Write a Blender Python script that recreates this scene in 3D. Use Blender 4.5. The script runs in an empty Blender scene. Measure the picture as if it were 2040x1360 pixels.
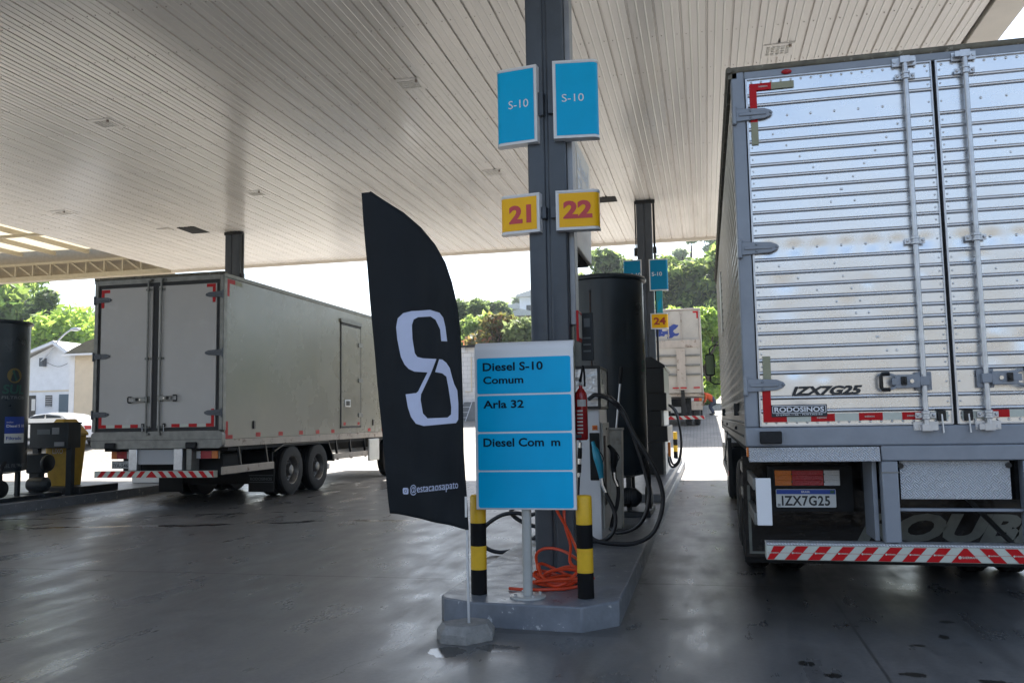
import bpy, bmesh, math, random
import numpy as np
from mathutils import Vector, Matrix
from mathutils.geometry import tessellate_polygon
PI = math.pi
random.seed(7); np.random.seed(7)
scn = bpy.context.scene
COL = scn.collection

# ------------------------------------------------------------------ camera
cam_d = bpy.data.cameras.new('camera'); cam = bpy.data.objects.new('camera', cam_d); COL.objects.link(cam)
cam_d.sensor_width = 36.0; cam_d.lens = 1705.0/2040*36.0
cam_d.clip_start = 0.05; cam_d.clip_end = 3000
_r = Vector((0.97516998, 0.22074059, -0.01780748)); _d = Vector((-0.03716733, 0.08386344, -0.99578387)); _f = Vector((-0.21831652, 0.97172039, 0.08998545))
cam.matrix_world = Matrix(((_r.x, -_d.x, -_f.x, 0), (_r.y, -_d.y, -_f.y, 0), (_r.z, -_d.z, -_f.z, 1.5), (0, 0, 0, 1)))
scn.camera = cam

# ------------------------------------------------------------------ sky, sun, exposure
SUN = Vector((-0.12, 0.85, 1.0)).normalized()
world = bpy.data.worlds.new('World'); scn.world = world; world.use_nodes = True
wt = world.node_tree; wt.nodes.clear()
w_out = wt.nodes.new('ShaderNodeOutputWorld'); w_bg = wt.nodes.new('ShaderNodeBackground')
w_sky = wt.nodes.new('ShaderNodeTexSky'); w_sky.sky_type = 'NISHITA'; w_sky.sun_disc = False
w_sky.sun_elevation = math.asin(SUN.z); w_sky.sun_rotation = math.atan2(SUN.x, SUN.y)
w_sky.air_density = 1.1; w_sky.dust_density = 1.5; w_sky.ozone_density = 1.2
w_tc = wt.nodes.new('ShaderNodeTexCoord'); w_map = wt.nodes.new('ShaderNodeMapping'); w_map.inputs['Scale'].default_value = (1.3, 1.3, 3.4)
w_n = wt.nodes.new('ShaderNodeTexNoise'); w_n.inputs['Scale'].default_value = 1.9; w_n.inputs['Detail'].default_value = 7; w_n.inputs['Roughness'].default_value = .58
w_cr = wt.nodes.new('ShaderNodeValToRGB'); w_cr.color_ramp.elements[0].position = .50; w_cr.color_ramp.elements[1].position = .68
w_mix = wt.nodes.new('ShaderNodeMixRGB'); w_mix.inputs['Color2'].default_value = (5.6, 5.9, 6.3, 1)
w_m = wt.nodes.new('ShaderNodeMath'); w_m.operation = 'MULTIPLY'; w_m.inputs[1].default_value = .65
L = wt.links.new
L(w_tc.outputs['Generated'], w_map.inputs['Vector']); L(w_map.outputs[0], w_n.inputs['Vector']); L(w_n.outputs['Fac'], w_cr.inputs['Fac'])
L(w_cr.outputs['Color'], w_m.inputs[0]); L(w_m.outputs[0], w_mix.inputs['Fac']); L(w_sky.outputs[0], w_mix.inputs['Color1'])
L(w_mix.outputs[0], w_bg.inputs['Color']); w_bg.inputs['Strength'].default_value = 0.105; L(w_bg.outputs[0], w_out.inputs['Surface'])
sun_d = bpy.data.lights.new('sun', 'SUN'); sun_d.energy = 4.8; sun_d.angle = math.radians(.53); sun_d.color = (1.0, .95, .87)
sun = bpy.data.objects.new('sun', sun_d); COL.objects.link(sun); sun.location = (-5, 30, 60)
sun.rotation_euler = (-SUN).to_track_quat('-Z', 'Y').to_euler()
scn.view_settings.view_transform = 'Standard'; scn.view_settings.look = 'None'; scn.view_settings.gamma = 1
scn.view_settings.exposure = 1.60
scn.cycles.max_bounces = 8; scn.cycles.diffuse_bounces = 5; scn.cycles.glossy_bounces = 4; scn.cycles.transparent_max_bounces = 8
scn.cycles.sample_clamp_indirect = 6.0; scn.cycles.use_denoising = True

# ------------------------------------------------------------------ materials
def nodes_of(m):
    t = m.node_tree; return t, t.nodes['Principled BSDF']
def mat(name, col, rough=.5, metal=0, spec=.5, var=0, vscale=6, bump=0, bscale=40, col2=None, rvar=0, stretch=None, coat=0, dirt=None, dscale=3, dlo=.55, dhi=.72):
    """Principled material in object space: colour noise, roughness noise, bump noise, optional dirt patches of a second colour."""
    m = bpy.data.materials.new(name); m.use_nodes = True
    t, b = nodes_of(m); N = t.nodes.new; K = t.links.new
    b.inputs['Base Color'].default_value = (*col, 1); b.inputs['Roughness'].default_value = rough
    b.inputs['Metallic'].default_value = metal; b.inputs['Specular IOR Level'].default_value = spec
    if coat: b.inputs['Coat Weight'].default_value = coat
    if not (var or bump or col2 or rvar or dirt): return m
    tc = N('ShaderNodeTexCoord'); mp = N('ShaderNodeMapping'); K(tc.outputs['Object'], mp.inputs['Vector'])
    if stretch: mp.inputs['Scale'].default_value = stretch
    n = N('ShaderNodeTexNoise'); n.inputs['Scale'].default_value = vscale; n.inputs['Detail'].default_value = 5; n.inputs['Roughness'].default_value = .62
    K(mp.outputs[0], n.inputs['Vector'])
    cs = None
    if var or col2:
        r = N('ShaderNodeValToRGB'); c2 = col2 or tuple(min(1, c*(1+var)) for c in col); c1 = col if col2 else tuple(c*(1-var) for c in col)
        r.color_ramp.elements[0].position = .32; r.color_ramp.elements[1].position = .68
        r.color_ramp.elements[0].color = (*c1, 1); r.color_ramp.elements[1].color = (*c2, 1)
        K(n.outputs['Fac'], r.inputs['Fac']); cs = r.outputs['Color']
    if dirt:
        n2 = N('ShaderNodeTexNoise'); n2.inputs['Scale'].default_value = dscale; n2.inputs['Detail'].default_value = 8; n2.inputs['Roughness'].default_value = .7
        K(tc.outputs['Object'], n2.inputs['Vector'])
        r2 = N('ShaderNodeValToRGB'); r2.color_ramp.elements[0].position = dlo; r2.color_ramp.elements[1].position = dhi
        K(n2.outputs['Fac'], r2.inputs['Fac'])
        mx = N('ShaderNodeMixRGB'); mx.inputs['Color1'].default_value = (*col, 1); mx.inputs['Color2'].default_value = (*dirt, 1)
        if cs: K(cs, mx.inputs['Color1'])
        K(r2.outputs['Color'], mx.inputs['Fac']); cs = mx.outputs['Color']
    if cs: K(cs, b.inputs['Base Color'])
    if rvar:
        mr = N('ShaderNodeMapRange'); mr.inputs['From Min'].default_value = .3; mr.inputs['From Max'].default_value = .7
        mr.inputs['To Min'].default_value = max(.02, rough-rvar); mr.inputs['To Max'].default_value = min(1, rough+rvar)
        K(n.outputs['Fac'], mr.inputs['Value']); K(mr.outputs[0], b.inputs['Roughness'])
    if bump:
        n3 = N('ShaderNodeTexNoise'); n3.inputs['Scale'].default_value = bscale; n3.inputs['Detail'].default_value = 4
        K(mp.outputs[0], n3.inputs['Vector'])
        bp = N('ShaderNodeBump'); bp.inputs['Strength'].default_value = bump; bp.inputs['Distance'].default_value = .02
        K(n3.outputs['Fac'], bp.inputs['Height']); K(bp.outputs[0], b.inputs['Normal'])
    return m

M = {}
M['ceil'] = mat('ceiling_panel', (.86, .82, .775), .20, 0, .6, var=.05, vscale=1.2, rvar=.07, stretch=(3, .3, 1), bump=.04, bscale=4)
M['screw'] = mat('screw', (.34, .29, .25), .5)
M['fascia'] = mat('fascia', (.72, .66, .58), .4, var=.05, vscale=2)
M['hatchblack'] = mat('hatch_dark', (.01, .01, .01), .9)
M['lampgrid'] = mat('lamp_plate', (.76, .73, .68), .3, bump=.6, bscale=60, var=.2, vscale=50)
M['steel_dark'] = mat('column_paint', (.060, .072, .090), .36, 0, .5, var=.12, vscale=4, bump=.06, bscale=90)
M['steel_light'] = mat('light_steel', (.30, .31, .33), .4, .3, var=.1)
M['kerb'] = mat('kerb_paint', (.155, .17, .195), .38, 0, .5, var=.18, vscale=5, bump=.15, bscale=30, dirt=(.42, .43, .44), dscale=11, dlo=.615, dhi=.635, rvar=.12)
M['concrete_block'] = mat('concrete_block', (.23, .225, .215), .85, var=.2, vscale=14, bump=.5, bscale=70)
M['white'] = mat('white_plastic', (.74, .75, .77), .32, var=.03, vscale=3)
M['white_dirty'] = mat('white_dirty', (.62, .62, .58), .42, var=.08, vscale=4, dirt=(.33, .28, .2), dscale=5, dlo=.6, dhi=.8)
M['blue'] = mat('blue_vinyl', (.0, .42, .76), .35, 0, .16, var=.04, vscale=3)
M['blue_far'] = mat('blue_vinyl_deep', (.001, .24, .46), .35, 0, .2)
M['teal'] = mat('teal_panel', (.02, .36, .42), .3)
M['yellow_sign'] = mat('yellow_sign', (1.0, .53, .006), .35, 0, .25, var=.03)
M['red_num'] = mat('red_number', (.58, .045, .055), .4)
M['num_dark'] = mat('red_dark_number', (.42, .03, .02), .4)
M['ink'] = mat('black_lettering', (.012, .014, .018), .45)
M['ink_blue'] = mat('navy_lettering', (.0, .012, .03), .6, 0, .15)
M['white_ink'] = mat('white_lettering', (.78, .79, .82), .5)
M['bol_yellow'] = mat('bollard_yellow', (.72, .43, .012), .42, var=.1, vscale=8, dirt=(.25, .16, .03), dscale=14, dlo=.66, dhi=.74)
M['bol_black'] = mat('bollard_black', (.005, .005, .006), .6, 0, .15, dirt=(.35, .35, .34), dscale=26, dlo=.70, dhi=.72)
M['pole'] = mat('pole_paint', (.42, .43, .42), .4, .2, var=.08)
M['hose_orange'] = mat('orange_hose', (.62, .055, .012), .33, var=.12, vscale=10)
M['hose_black'] = mat('rubber_hose', (.012, .012, .014), .38)
M['rubber'] = mat('rubber', (.007, .007, .0075), .72, var=.25, vscale=12, bump=.15, bscale=60)
M['black'] = mat('black_paint', (.007, .008, .009), .38, 0, .4)
M['black_rough'] = mat('black_grime', (.008, .008, .0085), .8, var=.4, vscale=8)
M['chrome'] = mat('metal_fitting', (.62, .62, .62), .25, 1)
M['zinc'] = mat('zinc_metal', (.52, .53, .55), .38, .85, var=.12, vscale=14)
M['foil'] = mat('crinkled_plastic', (.80, .80, .80), .16, .3, bump=1.0, bscale=16, var=.15, vscale=7)
M['tape_black'] = mat('black_tape', (.02, .02, .02), .5)
M['cyan_nozzle'] = mat('cyan_nozzle', (.01, .28, .42), .35, var=.1)
M['ext_red'] = mat('extinguisher_red', (.40, .012, .014), .22, coat=.4, var=.08)
M['label_white'] = mat('paper_label', (.68, .66, .62), .6, var=.06, vscale=20)
M['orange'] = mat('orange_sticker', (.75, .22, .02), .5)
M['tank'] = mat('tank_paint', (.014, .023, .032), .33, 0, .5, var=.2, vscale=2.5, bump=.03, bscale=60, rvar=.08)
M['tank_seam'] = mat('tank_rust_seam', (.055, .028, .018), .6, var=.4, vscale=14)
M['green_logo'] = mat('green_logo', (.015, .085, .065), .5)
M['gold_logo'] = mat('gold_logo', (.17, .125, .035), .5)
M['grey_logo'] = mat('grey_logo', (.13, .15, .16), .5)
M['sticker_blue'] = mat('sticker_blue', (.012, .05, .32), .4)
M['machine'] = mat('machine_paint', (.014, .019, .024), .5, var=.3, vscale=9)
M['bin_yellow'] = mat('yellow_bin', (.50, .30, .018), .5, var=.15, vscale=6)
M['flag'] = mat('flag_cloth', (.0062, .0088, .0115), .65, 0, .25, var=.15, vscale=3, bump=.25, bscale=9)
M['flag_white'] = mat('flag_print', (.52, .56, .72), .7, var=.04)
M['alu_pole'] = mat('aluminium_pole', (.60, .62, .66), .35, .8)
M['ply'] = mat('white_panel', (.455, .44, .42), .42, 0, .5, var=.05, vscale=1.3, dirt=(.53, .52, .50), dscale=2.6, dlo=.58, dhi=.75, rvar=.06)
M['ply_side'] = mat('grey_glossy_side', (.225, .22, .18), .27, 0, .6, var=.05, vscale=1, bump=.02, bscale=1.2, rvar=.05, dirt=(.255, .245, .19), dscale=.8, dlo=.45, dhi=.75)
M['grey_paint'] = mat('grey_frame_paint', (.235, .26, .30), .38, .15, .5, var=.09, vscale=5, dirt=(.16, .15, .14), dscale=9, dlo=.66, dhi=.8, bump=.04)
M['grey_old'] = mat('galvanised_frame', (.20, .20, .185), .45, .5, var=.2, vscale=6)
M['roof_rail'] = mat('weathered_rail', (.14, .13, .10), .7, .2, var=.35, vscale=9, dirt=(.42, .39, .33), dscale=13, dlo=.58, dhi=.66)
M['gasket'] = mat('door_gasket', (.015, .015, .016), .6)
M['reflect_red'] = mat('red_reflector', (.46, .006, .010), .4, 0, .2)
M['reflect_white'] = mat('white_reflector', (.50, .53, .47), .33, var=.04)
M['olive_tape'] = mat('faded_tape', (.27, .27, .18), .5)
M['amber'] = mat('amber_lens', (.62, .16, .012), .15, bump=.3, bscale=120)
M['lens_red'] = mat('red_lens', (.38, .008, .012), .14, bump=.3, bscale=120)
M['lens_clear'] = mat('clear_lens', (.6, .6, .6), .12, bump=.3, bscale=120)
M['plate_white'] = mat('plate_white', (.66, .68, .67), .4)
M['plate_grey'] = mat('plate_grey', (.34, .35, .35), .45, .3)
M['plate_blue'] = mat('plate_blue', (.01, .06, .36), .4)
M['flapgrey'] = mat('flap_lettering', (.13, .135, .115), .5, var=.2, vscale=9)
M['flap'] = mat('wet_mudflap', (.010, .008, .007), .22, 0, .25, bump=.5, bscale=7, rvar=.12)
M['wheel_rim'] = mat('wheel_rim', (.16, .155, .15), .45, .6, var=.3, vscale=12)
M['bin_grey'] = mat('grimy_pale_plastic', (.40, .40, .37), .45, var=.1, vscale=4, dirt=(.2, .17, .12), dscale=5, dlo=.55, dhi=.75)
M['rim_lip'] = mat('rim_lip', (.40, .39, .36), .42, .7, var=.25, vscale=12)
M['beige_roof'] = mat('beige_steel', (.46, .40, .30), .5, var=.08)
M['brown_panel'] = mat('truss_back_panel', (.38, .31, .22), .6, var=.08)
M['housewhite'] = mat('white_wall', (.74, .76, .80), .8, var=.06, vscale=2, bump=.1)
M['beige_wall'] = mat('beige_wall', (.66, .57, .44), .8, var=.06, vscale=2, bump=.1)
M['dark_olive'] = mat('olive_roof', (.13, .12, .085), .7, var=.15)
M['tile_pale'] = mat('pale_roof_tiles', (.58, .57, .56), .7, var=.2, vscale=10, bump=.4, bscale=6)
M['tile_red'] = mat('red_roof_tiles', (.30, .11, .07), .8, var=.25, vscale=8)
M['window'] = mat('dark_window', (.02, .025, .03), .12)
M['louvre'] = mat('louvre_blue', (.09, .14, .19), .4)
M['grey_band'] = mat('grey_wall_band', (.16, .18, .20), .7, var=.15, vscale=3)
M['car_white'] = mat('white_car_paint', (.72, .74, .78), .18, coat=.6)
M['glass'] = mat('car_glass', (.02, .035, .06), .05)
M['bark'] = mat('bark', (.075, .055, .04), .9, var=.3, vscale=9, bump=.6, bscale=12)
M['shirt'] = mat('orange_shirt', (.72, .11, .025), .8)
M['denim'] = mat('dark_jeans', (.035, .045, .08), .85)
M['skin'] = mat('skin', (.34, .19, .12), .55)
M['hair'] = mat('dark_hair', (.012, .01, .008), .6)
M['horse_blue'] = mat('blue_emblem', (.012, .04, .24), .5)
M['rusty_white'] = mat('rust_stained_white', (.44, .38, .32), .55, var=.1, vscale=3, dirt=(.12, .06, .03), dscale=4.5, dlo=.56, dhi=.66, stretch=(3, 1, .5))
M['truckwhite'] = mat('faded_white_panel', (.46, .42, .36), .55, var=.08, vscale=2, dirt=(.22, .17, .12), dscale=2.2, dlo=.58, dhi=.78)

def mat_metal_door(name, col, rough, stretch):
    m = mat(name, col, rough, 1.0, .5, var=.03, vscale=2.5, rvar=.03, stretch=stretch)
    return m
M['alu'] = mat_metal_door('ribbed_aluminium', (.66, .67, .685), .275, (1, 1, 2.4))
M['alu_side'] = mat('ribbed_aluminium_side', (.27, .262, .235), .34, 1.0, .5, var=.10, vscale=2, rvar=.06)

def mat_tread():
    m = mat('tread_plate', (.66, .67, .69), .36, .55, .5); t, b = nodes_of(m); N = t.nodes.new; K = t.links.new
    tc = N('ShaderNodeTexCoord')
    hs = []
    for ang, off in ((45, 0), (-45, .5)):
        mp = N('ShaderNodeMapping'); mp.inputs['Rotation'].default_value = (0, math.radians(ang), 0); mp.inputs['Scale'].default_value = (1, 1, 1)
        K(tc.outputs['Object'], mp.inputs['Vector'])
        wv = N('ShaderNodeTexWave'); wv.wave_type = 'BANDS'; wv.bands_direction = 'X'; wv.inputs['Scale'].default_value = 24
        K(mp.outputs[0], wv.inputs['Vector']); hs.append(wv.outputs['Fac'])
    ck = N('ShaderNodeTexChecker'); mp = N('ShaderNodeMapping'); mp.inputs['Rotation'].default_value = (0, math.radians(45), 0)
    mp.inputs['Location'].default_value = (.011, .013, .017)
    K(tc.outputs['Object'], mp.inputs['Vector']); K(mp.outputs[0], ck.inputs['Vector']); ck.inputs['Scale'].default_value = 30
    mx = N('ShaderNodeMixRGB'); K(ck.outputs['Fac'], mx.inputs['Fac']); K(hs[0], mx.inputs['Color1']); K(hs[1], mx.inputs['Color2'])
    bp = N('ShaderNodeBump'); bp.inputs['Strength'].default_value = 1.0; bp.inputs['Distance'].default_value = .006
    K(mx.outputs[0], bp.inputs['Height']); K(bp.outputs[0], b.inputs['Normal'])
    return m
M['tread'] = mat_tread()

def mat_concrete():
    m = bpy.data.materials.new('wet_concrete'); m.use_nodes = True; t, b = nodes_of(m); N = t.nodes.new; K = t.links.new
    tc = N('ShaderNodeTexCoord'); sx = N('ShaderNodeSeparateXYZ'); K(tc.outputs['Object'], sx.inputs[0])
    def noise(scale, det, rough, stretch=(1, 1, 1), dist=0, rotz=0):
        mp = N('ShaderNodeMapping'); mp.inputs['Scale'].default_value = stretch; mp.inputs['Rotation'].default_value = (0, 0, rotz); K(tc.outputs['Object'], mp.inputs['Vector'])
        n = N('ShaderNodeTexNoise'); n.inputs['Scale'].default_value = scale; n.inputs['Detail'].default_value = det; n.inputs['Roughness'].default_value = rough
        n.inputs['Distortion'].default_value = dist
        K(mp.outputs[0], n.inputs['Vector']); return n.outputs['Fac']
    def ramp(src, a, bb, ca=(0, 0, 0), cb=(1, 1, 1)):
        r = N('ShaderNodeValToRGB'); r.color_ramp.elements[0].position = a; r.color_ramp.elements[1].position = bb
        r.color_ramp.elements[0].color = (*ca, 1); r.color_ramp.elements[1].color = (*cb, 1); K(src, r.inputs['Fac']); return r.outputs['Color']
    def mth(op, a, bb=None, c=None):
        n = N('ShaderNodeMath'); n.operation = op
        for i, v in enumerate((a, bb, c)):
            if v is None: continue
            if isinstance(v, (int, float)): n.inputs[i].default_value = v
            else: K(v, n.inputs[i])
        return n.outputs[0]
    def mix(fac, a, bb, typ='MIX'):
        n = N('ShaderNodeMixRGB'); n.blend_type = typ
        for i, v in zip(('Fac', 'Color1', 'Color2'), (fac, a, bb)):
            if isinstance(v, (int, float)): n.inputs[i].default_value = v
            elif isinstance(v, tuple): n.inputs[i].default_value = (*v, 1)
            else: K(v, n.inputs[i])
        return n.outputs['Color']
    big = noise(.55, 6, .6); streak = noise(2.2, 6, .65, (1.0, .16, 1), .4); fine = noise(28, 4, .7); med = noise(2.6, 5, .5, (1, .55, 1), .2); fil = noise(9, 5, .6, (1.0, .12, 1), .15, .5)
    col = ramp(big, .3, .7, (.115, .116, .118), (.20, .20, .197))
    col = mix(.55, col, ramp(streak, .3, .72, (.070, .071, .072), (.235, .233, .228)))
    col = mix(.35, col, ramp(med, .35, .68, (.040, .038, .035), (.125, .118, .109)))
    col = mix(.30, col, ramp(fil, .32, .68, (.05, .051, .052), (.20, .20, .20)))
    col = mix(.25, col, ramp(fine, .3, .7, (.07, .07, .07), (.24, .235, .23)))
    # older dark oil marks
    oil = ramp(noise(1.5, 6, .6, (1, .7, 1), .5), .56, .82)
    col = mix(mth('MULTIPLY', oil, .55), col, (.045, .042, .040))
    def sstep(src, lo, hi):
        n = N('ShaderNodeMapRange'); n.interpolation_type = 'SMOOTHSTEP'; n.inputs['From Min'].default_value = lo; n.inputs['From Max'].default_value = hi; K(src, n.inputs['Value']); return n.outputs[0]
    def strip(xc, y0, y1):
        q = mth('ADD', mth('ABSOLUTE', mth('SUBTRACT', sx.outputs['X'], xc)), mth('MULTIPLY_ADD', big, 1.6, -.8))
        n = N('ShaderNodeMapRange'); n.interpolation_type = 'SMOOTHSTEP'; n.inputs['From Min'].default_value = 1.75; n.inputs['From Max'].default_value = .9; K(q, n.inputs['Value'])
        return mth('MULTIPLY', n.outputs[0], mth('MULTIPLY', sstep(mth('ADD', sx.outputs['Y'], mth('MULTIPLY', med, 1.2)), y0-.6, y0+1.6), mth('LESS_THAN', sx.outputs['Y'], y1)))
    bay_shade = mth('MAXIMUM', strip(1.6, 7.1, 20.0), strip(-9.8, 14.0, 20.0))  # shade under both trucks, painted into the concrete as dark bay strips
    col = mix(mth('MULTIPLY', bay_shade, .72), col, (.018, .017, .016))
    # joints between the slabs
    wob = mth('MULTIPLY_ADD', noise(1.1, 3, .5), .05, -.025)
    yj = mth('ADD', sx.outputs['Y'], wob)
    jy = mth('LESS_THAN', mth('ABSOLUTE', mth('SUBTRACT', mth('MODULO', mth('ADD', yj, 52.1), 6.0), 0.05)), .016)
    jx = mth('LESS_THAN', mth('ABSOLUTE', mth('SUBTRACT', mth('MODULO', mth('ADD', sx.outputs['X'], 65.7), 7.4), 0.05)), .010)
    joint = mth('MAXIMUM', jy, mth('MULTIPLY', jx, .5))
    # one running crack
    cr = mth('ADD', mth('MULTIPLY', mth('ADD', sx.outputs['X'], 2.233), -4.4), mth('SUBTRACT', sx.outputs['Y'], 4.876))
    cr = mth('ADD', cr, mth('MULTIPLY_ADD', noise(3.3, 5, .7), 1.3, -.65))
    crack = mth('MULTIPLY', mth('LESS_THAN', mth('ABSOLUTE', cr), .018), mth('LESS_THAN', sx.outputs['Y'], 6.3))
    crack = mth('MULTIPLY', crack, mth('LESS_THAN', sx.outputs['X'], -1.5))
    joint = mth('MAXIMUM', joint, mth('MULTIPLY', crack, mth('GREATER_THAN', sx.outputs['Y'], 2.0)))
    col = mix(mth('MULTIPLY', joint, .92), col, (.012, .011, .010))
    # water trickles running across the bay on the left
    def trickle(x0, y0, slope, w, amp):
        d = mth('SUBTRACT', mth('SUBTRACT', sx.outputs['Y'], y0), mth('MULTIPLY', mth('SUBTRACT', sx.outputs['X'], x0), slope))
        d = mth('ADD', d, mth('MULTIPLY_ADD', noise(.8, 5, .62), amp, -amp/2))
        wv = mth('MULTIPLY', ramp(noise(1.7, 4, .6), .38, .62), w)
        return mth('LESS_THAN', mth('ABSOLUTE', d), wv)
    left = mth('LESS_THAN', sx.outputs['X'], -4.3)
    tr = mth('MULTIPLY', mth('MAXIMUM', trickle(-10.5, 10.9, .27, .13, .9), trickle(-10.5, 12.3, .34, .10, .8)), left)
    # puddle beside the flag's foot, and wet spots in the right-hand bay
    def blob(cx, cy, rx, ry, amp, sc):
        dx = mth('DIVIDE', mth('SUBTRACT', sx.outputs['X'], cx), rx); dy = mth('DIVIDE', mth('SUBTRACT', sx.outputs['Y'], cy), ry)
        d = mth('SQRT', mth('ADD', mth('MULTIPLY', dx, dx), mth('MULTIPLY', dy, dy)))
        return mth('LESS_THAN', mth('ADD', d, mth('MULTIPLY_ADD', noise(sc, 4, .6), amp, -amp/2)), 1.0)
    pud = blob(-1.70, 5.48, .11, .12, 1.9, 8)
    pud = mth('MAXIMUM', pud, blob(-1.40, 5.62, .15, .08, 1.5, 9))
    spots = None
    for (cx, cy, rx, ry) in ((.515, 5.58, .035, .045), (.56, 5.57, .02, .05), (.655, 5.346, .045, .05), (1.103, 5.438, .07, .045), (.92, 6.596, .022, .03), (.976, 6.585, .02, .02), (1.49, 6.356, .03, .06), (1.279, 6.105, .045, .03), (1.5, 5.361, .08, .05), (1.05, 6.75, .03, .02), (1.62, 6.8, .05, .04), (-.36, 6.6, .03, .03)):
        s = blob(cx, cy, rx, ry, 2.2, 24); spots = s if spots is None else mth('MAXIMUM', spots, s)
    edge = mth('MULTIPLY', mth('LESS_THAN', mth('ABSOLUTE', mth('ADD', sx.outputs['X'], 1.345)), mth('MULTIPLY_ADD', noise(5, 4, .6), .22, .62)), mth('GREATER_THAN', sx.outputs['Y'], 6.02))
    wet = mth('MAXIMUM', tr, pud)
    col = mix(mth('MULTIPLY', spots, .92), col, (.010, .009, .007))
    col = mix(mth('MULTIPLY', mth('MAXIMUM', wet, mth('MAXIMUM', spots, mth('MULTIPLY', edge, .55))), .75), col, (.025, .023, .020))
    # drier concrete, painted paler where sun falls to raise the bounce light
    wob2 = mth('MULTIPLY_ADD', noise(.7, 6, .65), 2.4, -1.2)
    yy = mth('ADD', sx.outputs['Y'], wob2); xx = mth('ADD', sx.outputs['X'], wob2)
    dry_sunlit = mth('MAXIMUM', mth('MAXIMUM', sstep(yy, 20.0, 22.5), sstep(yy, -13.0, -17.0)), mth('MAXIMUM', sstep(xx, -18.0, -20.0), sstep(xx, 14.0, 17.0)))
    col = mix(mth('MULTIPLY', dry_sunlit, .9), col, ramp(med, .3, .7, (.31, .285, .25), (.40, .37, .33)))
    K(col, b.inputs['Base Color'])
    ro = N('ShaderNodeMapRange'); ro.inputs['From Min'].default_value = .3; ro.inputs['From Max'].default_value = .72; ro.inputs['To Min'].default_value = .25; ro.inputs['To Max'].default_value = .45
    K(mth('MULTIPLY_ADD', mth('SUBTRACT', fil, .5), .45, mth('MULTIPLY_ADD', mth('SUBTRACT', streak, .5), .7, med)), ro.inputs['Value'])
    ro2 = mth('MULTIPLY_ADD', dry_sunlit, .35, ro.outputs[0]); rough = mth('MULTIPLY', ro2, mth('SUBTRACT', 1.0, mth('MULTIPLY', wet, .55)))
    K(rough, b.inputs['Roughness']); b.inputs['Specular IOR Level'].default_value = .46
    bp = N('ShaderNodeBump'); bp.inputs['Strength'].default_value = .09; bp.inputs['Distance'].default_value = .01
    h = mth('ADD', mth('MULTIPLY', fine, .35), mth('MULTIPLY_ADD', fil, .55, mth('MULTIPLY', med, .7))); h = mth('MULTIPLY', h, mth('SUBTRACT', 1.0, wet))
    h = mth('SUBTRACT', h, joint)
    K(h, bp.inputs['Height']); K(bp.outputs[0], b.inputs['Normal'])
    return m
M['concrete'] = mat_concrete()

def mat_brick(name, c1, c2, mortar, scale, w, h, rough=.8, mort=.02, rot=None):
    m = mat(name, c1, rough); t, b = nodes_of(m); N = t.nodes.new; K = t.links.new
    tc = N('ShaderNodeTexCoord'); mp = N('ShaderNodeMapping'); K(tc.outputs['Object'], mp.inputs['Vector'])
    if rot: mp.inputs['Rotation'].default_value = rot
    br = N('ShaderNodeTexBrick'); K(mp.outputs[0], br.inputs['Vector']); br.inputs['Scale'].default_value = scale
    br.inputs['Brick Width'].default_value = w; br.inputs['Row Height'].default_value = h; br.inputs['Mortar Size'].default_value = mort
    br.inputs['Color1'].default_value = (*c1, 1); br.inputs['Color2'].default_value = (*c2, 1); br.inputs['Mortar'].default_value = (*mortar, 1)
    n = N('ShaderNodeTexNoise'); n.inputs['Scale'].default_value = 1.3; K(tc.outputs['Object'], n.inputs['Vector'])
    mx = N('ShaderNodeMixRGB'); mx.blend_type = 'MULTIPLY'; mx.inputs['Fac'].default_value = .5; K(br.outputs['Color'], mx.inputs['Color1'])
    r = N('ShaderNodeValToRGB'); r.color_ramp.elements[0].color = (.55, .55, .55, 1); r.color_ramp.elements[0].position = .3; r.color_ramp.elements[1].position = .7
    K(n.outputs['Fac'], r.inputs['Fac']); K(r.outputs['Color'], mx.inputs['Color2']); K(mx.outputs[0], b.inputs['Base Color'])
    bp = N('ShaderNodeBump'); bp.inputs['Strength'].default_value = .5; bp.inputs['Distance'].default_value = .01; bp.invert = True
    K(br.outputs['Fac'], bp.inputs['Height']); K(bp.outputs[0], b.inputs['Normal'])
    return m
M['cobble'] = mat_brick('cobble_pavers', (.36, .335, .295), (.29, .272, .242), (.15, .14, .125), 1.0, .24, .12, .75, .012)
M['painted_brick'] = mat_brick('painted_brick', (.76, .76, .76), (.70, .70, .71), (.55, .55, .56), 1.0, .4, .2, .7, .012, (PI/2, 0, 0))
M['asphalt'] = mat('asphalt', (.055, .055, .056), .85, var=.15, vscale=3)
M['woods'] = mat('wooded_slope', (.075, .075, .05), .9, col2=(.17, .145, .115), vscale=.12, bump=.8, bscale=.6)
M['grass'] = mat('hill_grass', (.05, .085, .025), .9, var=.4, vscale=.3, bump=.6, bscale=2)

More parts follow.
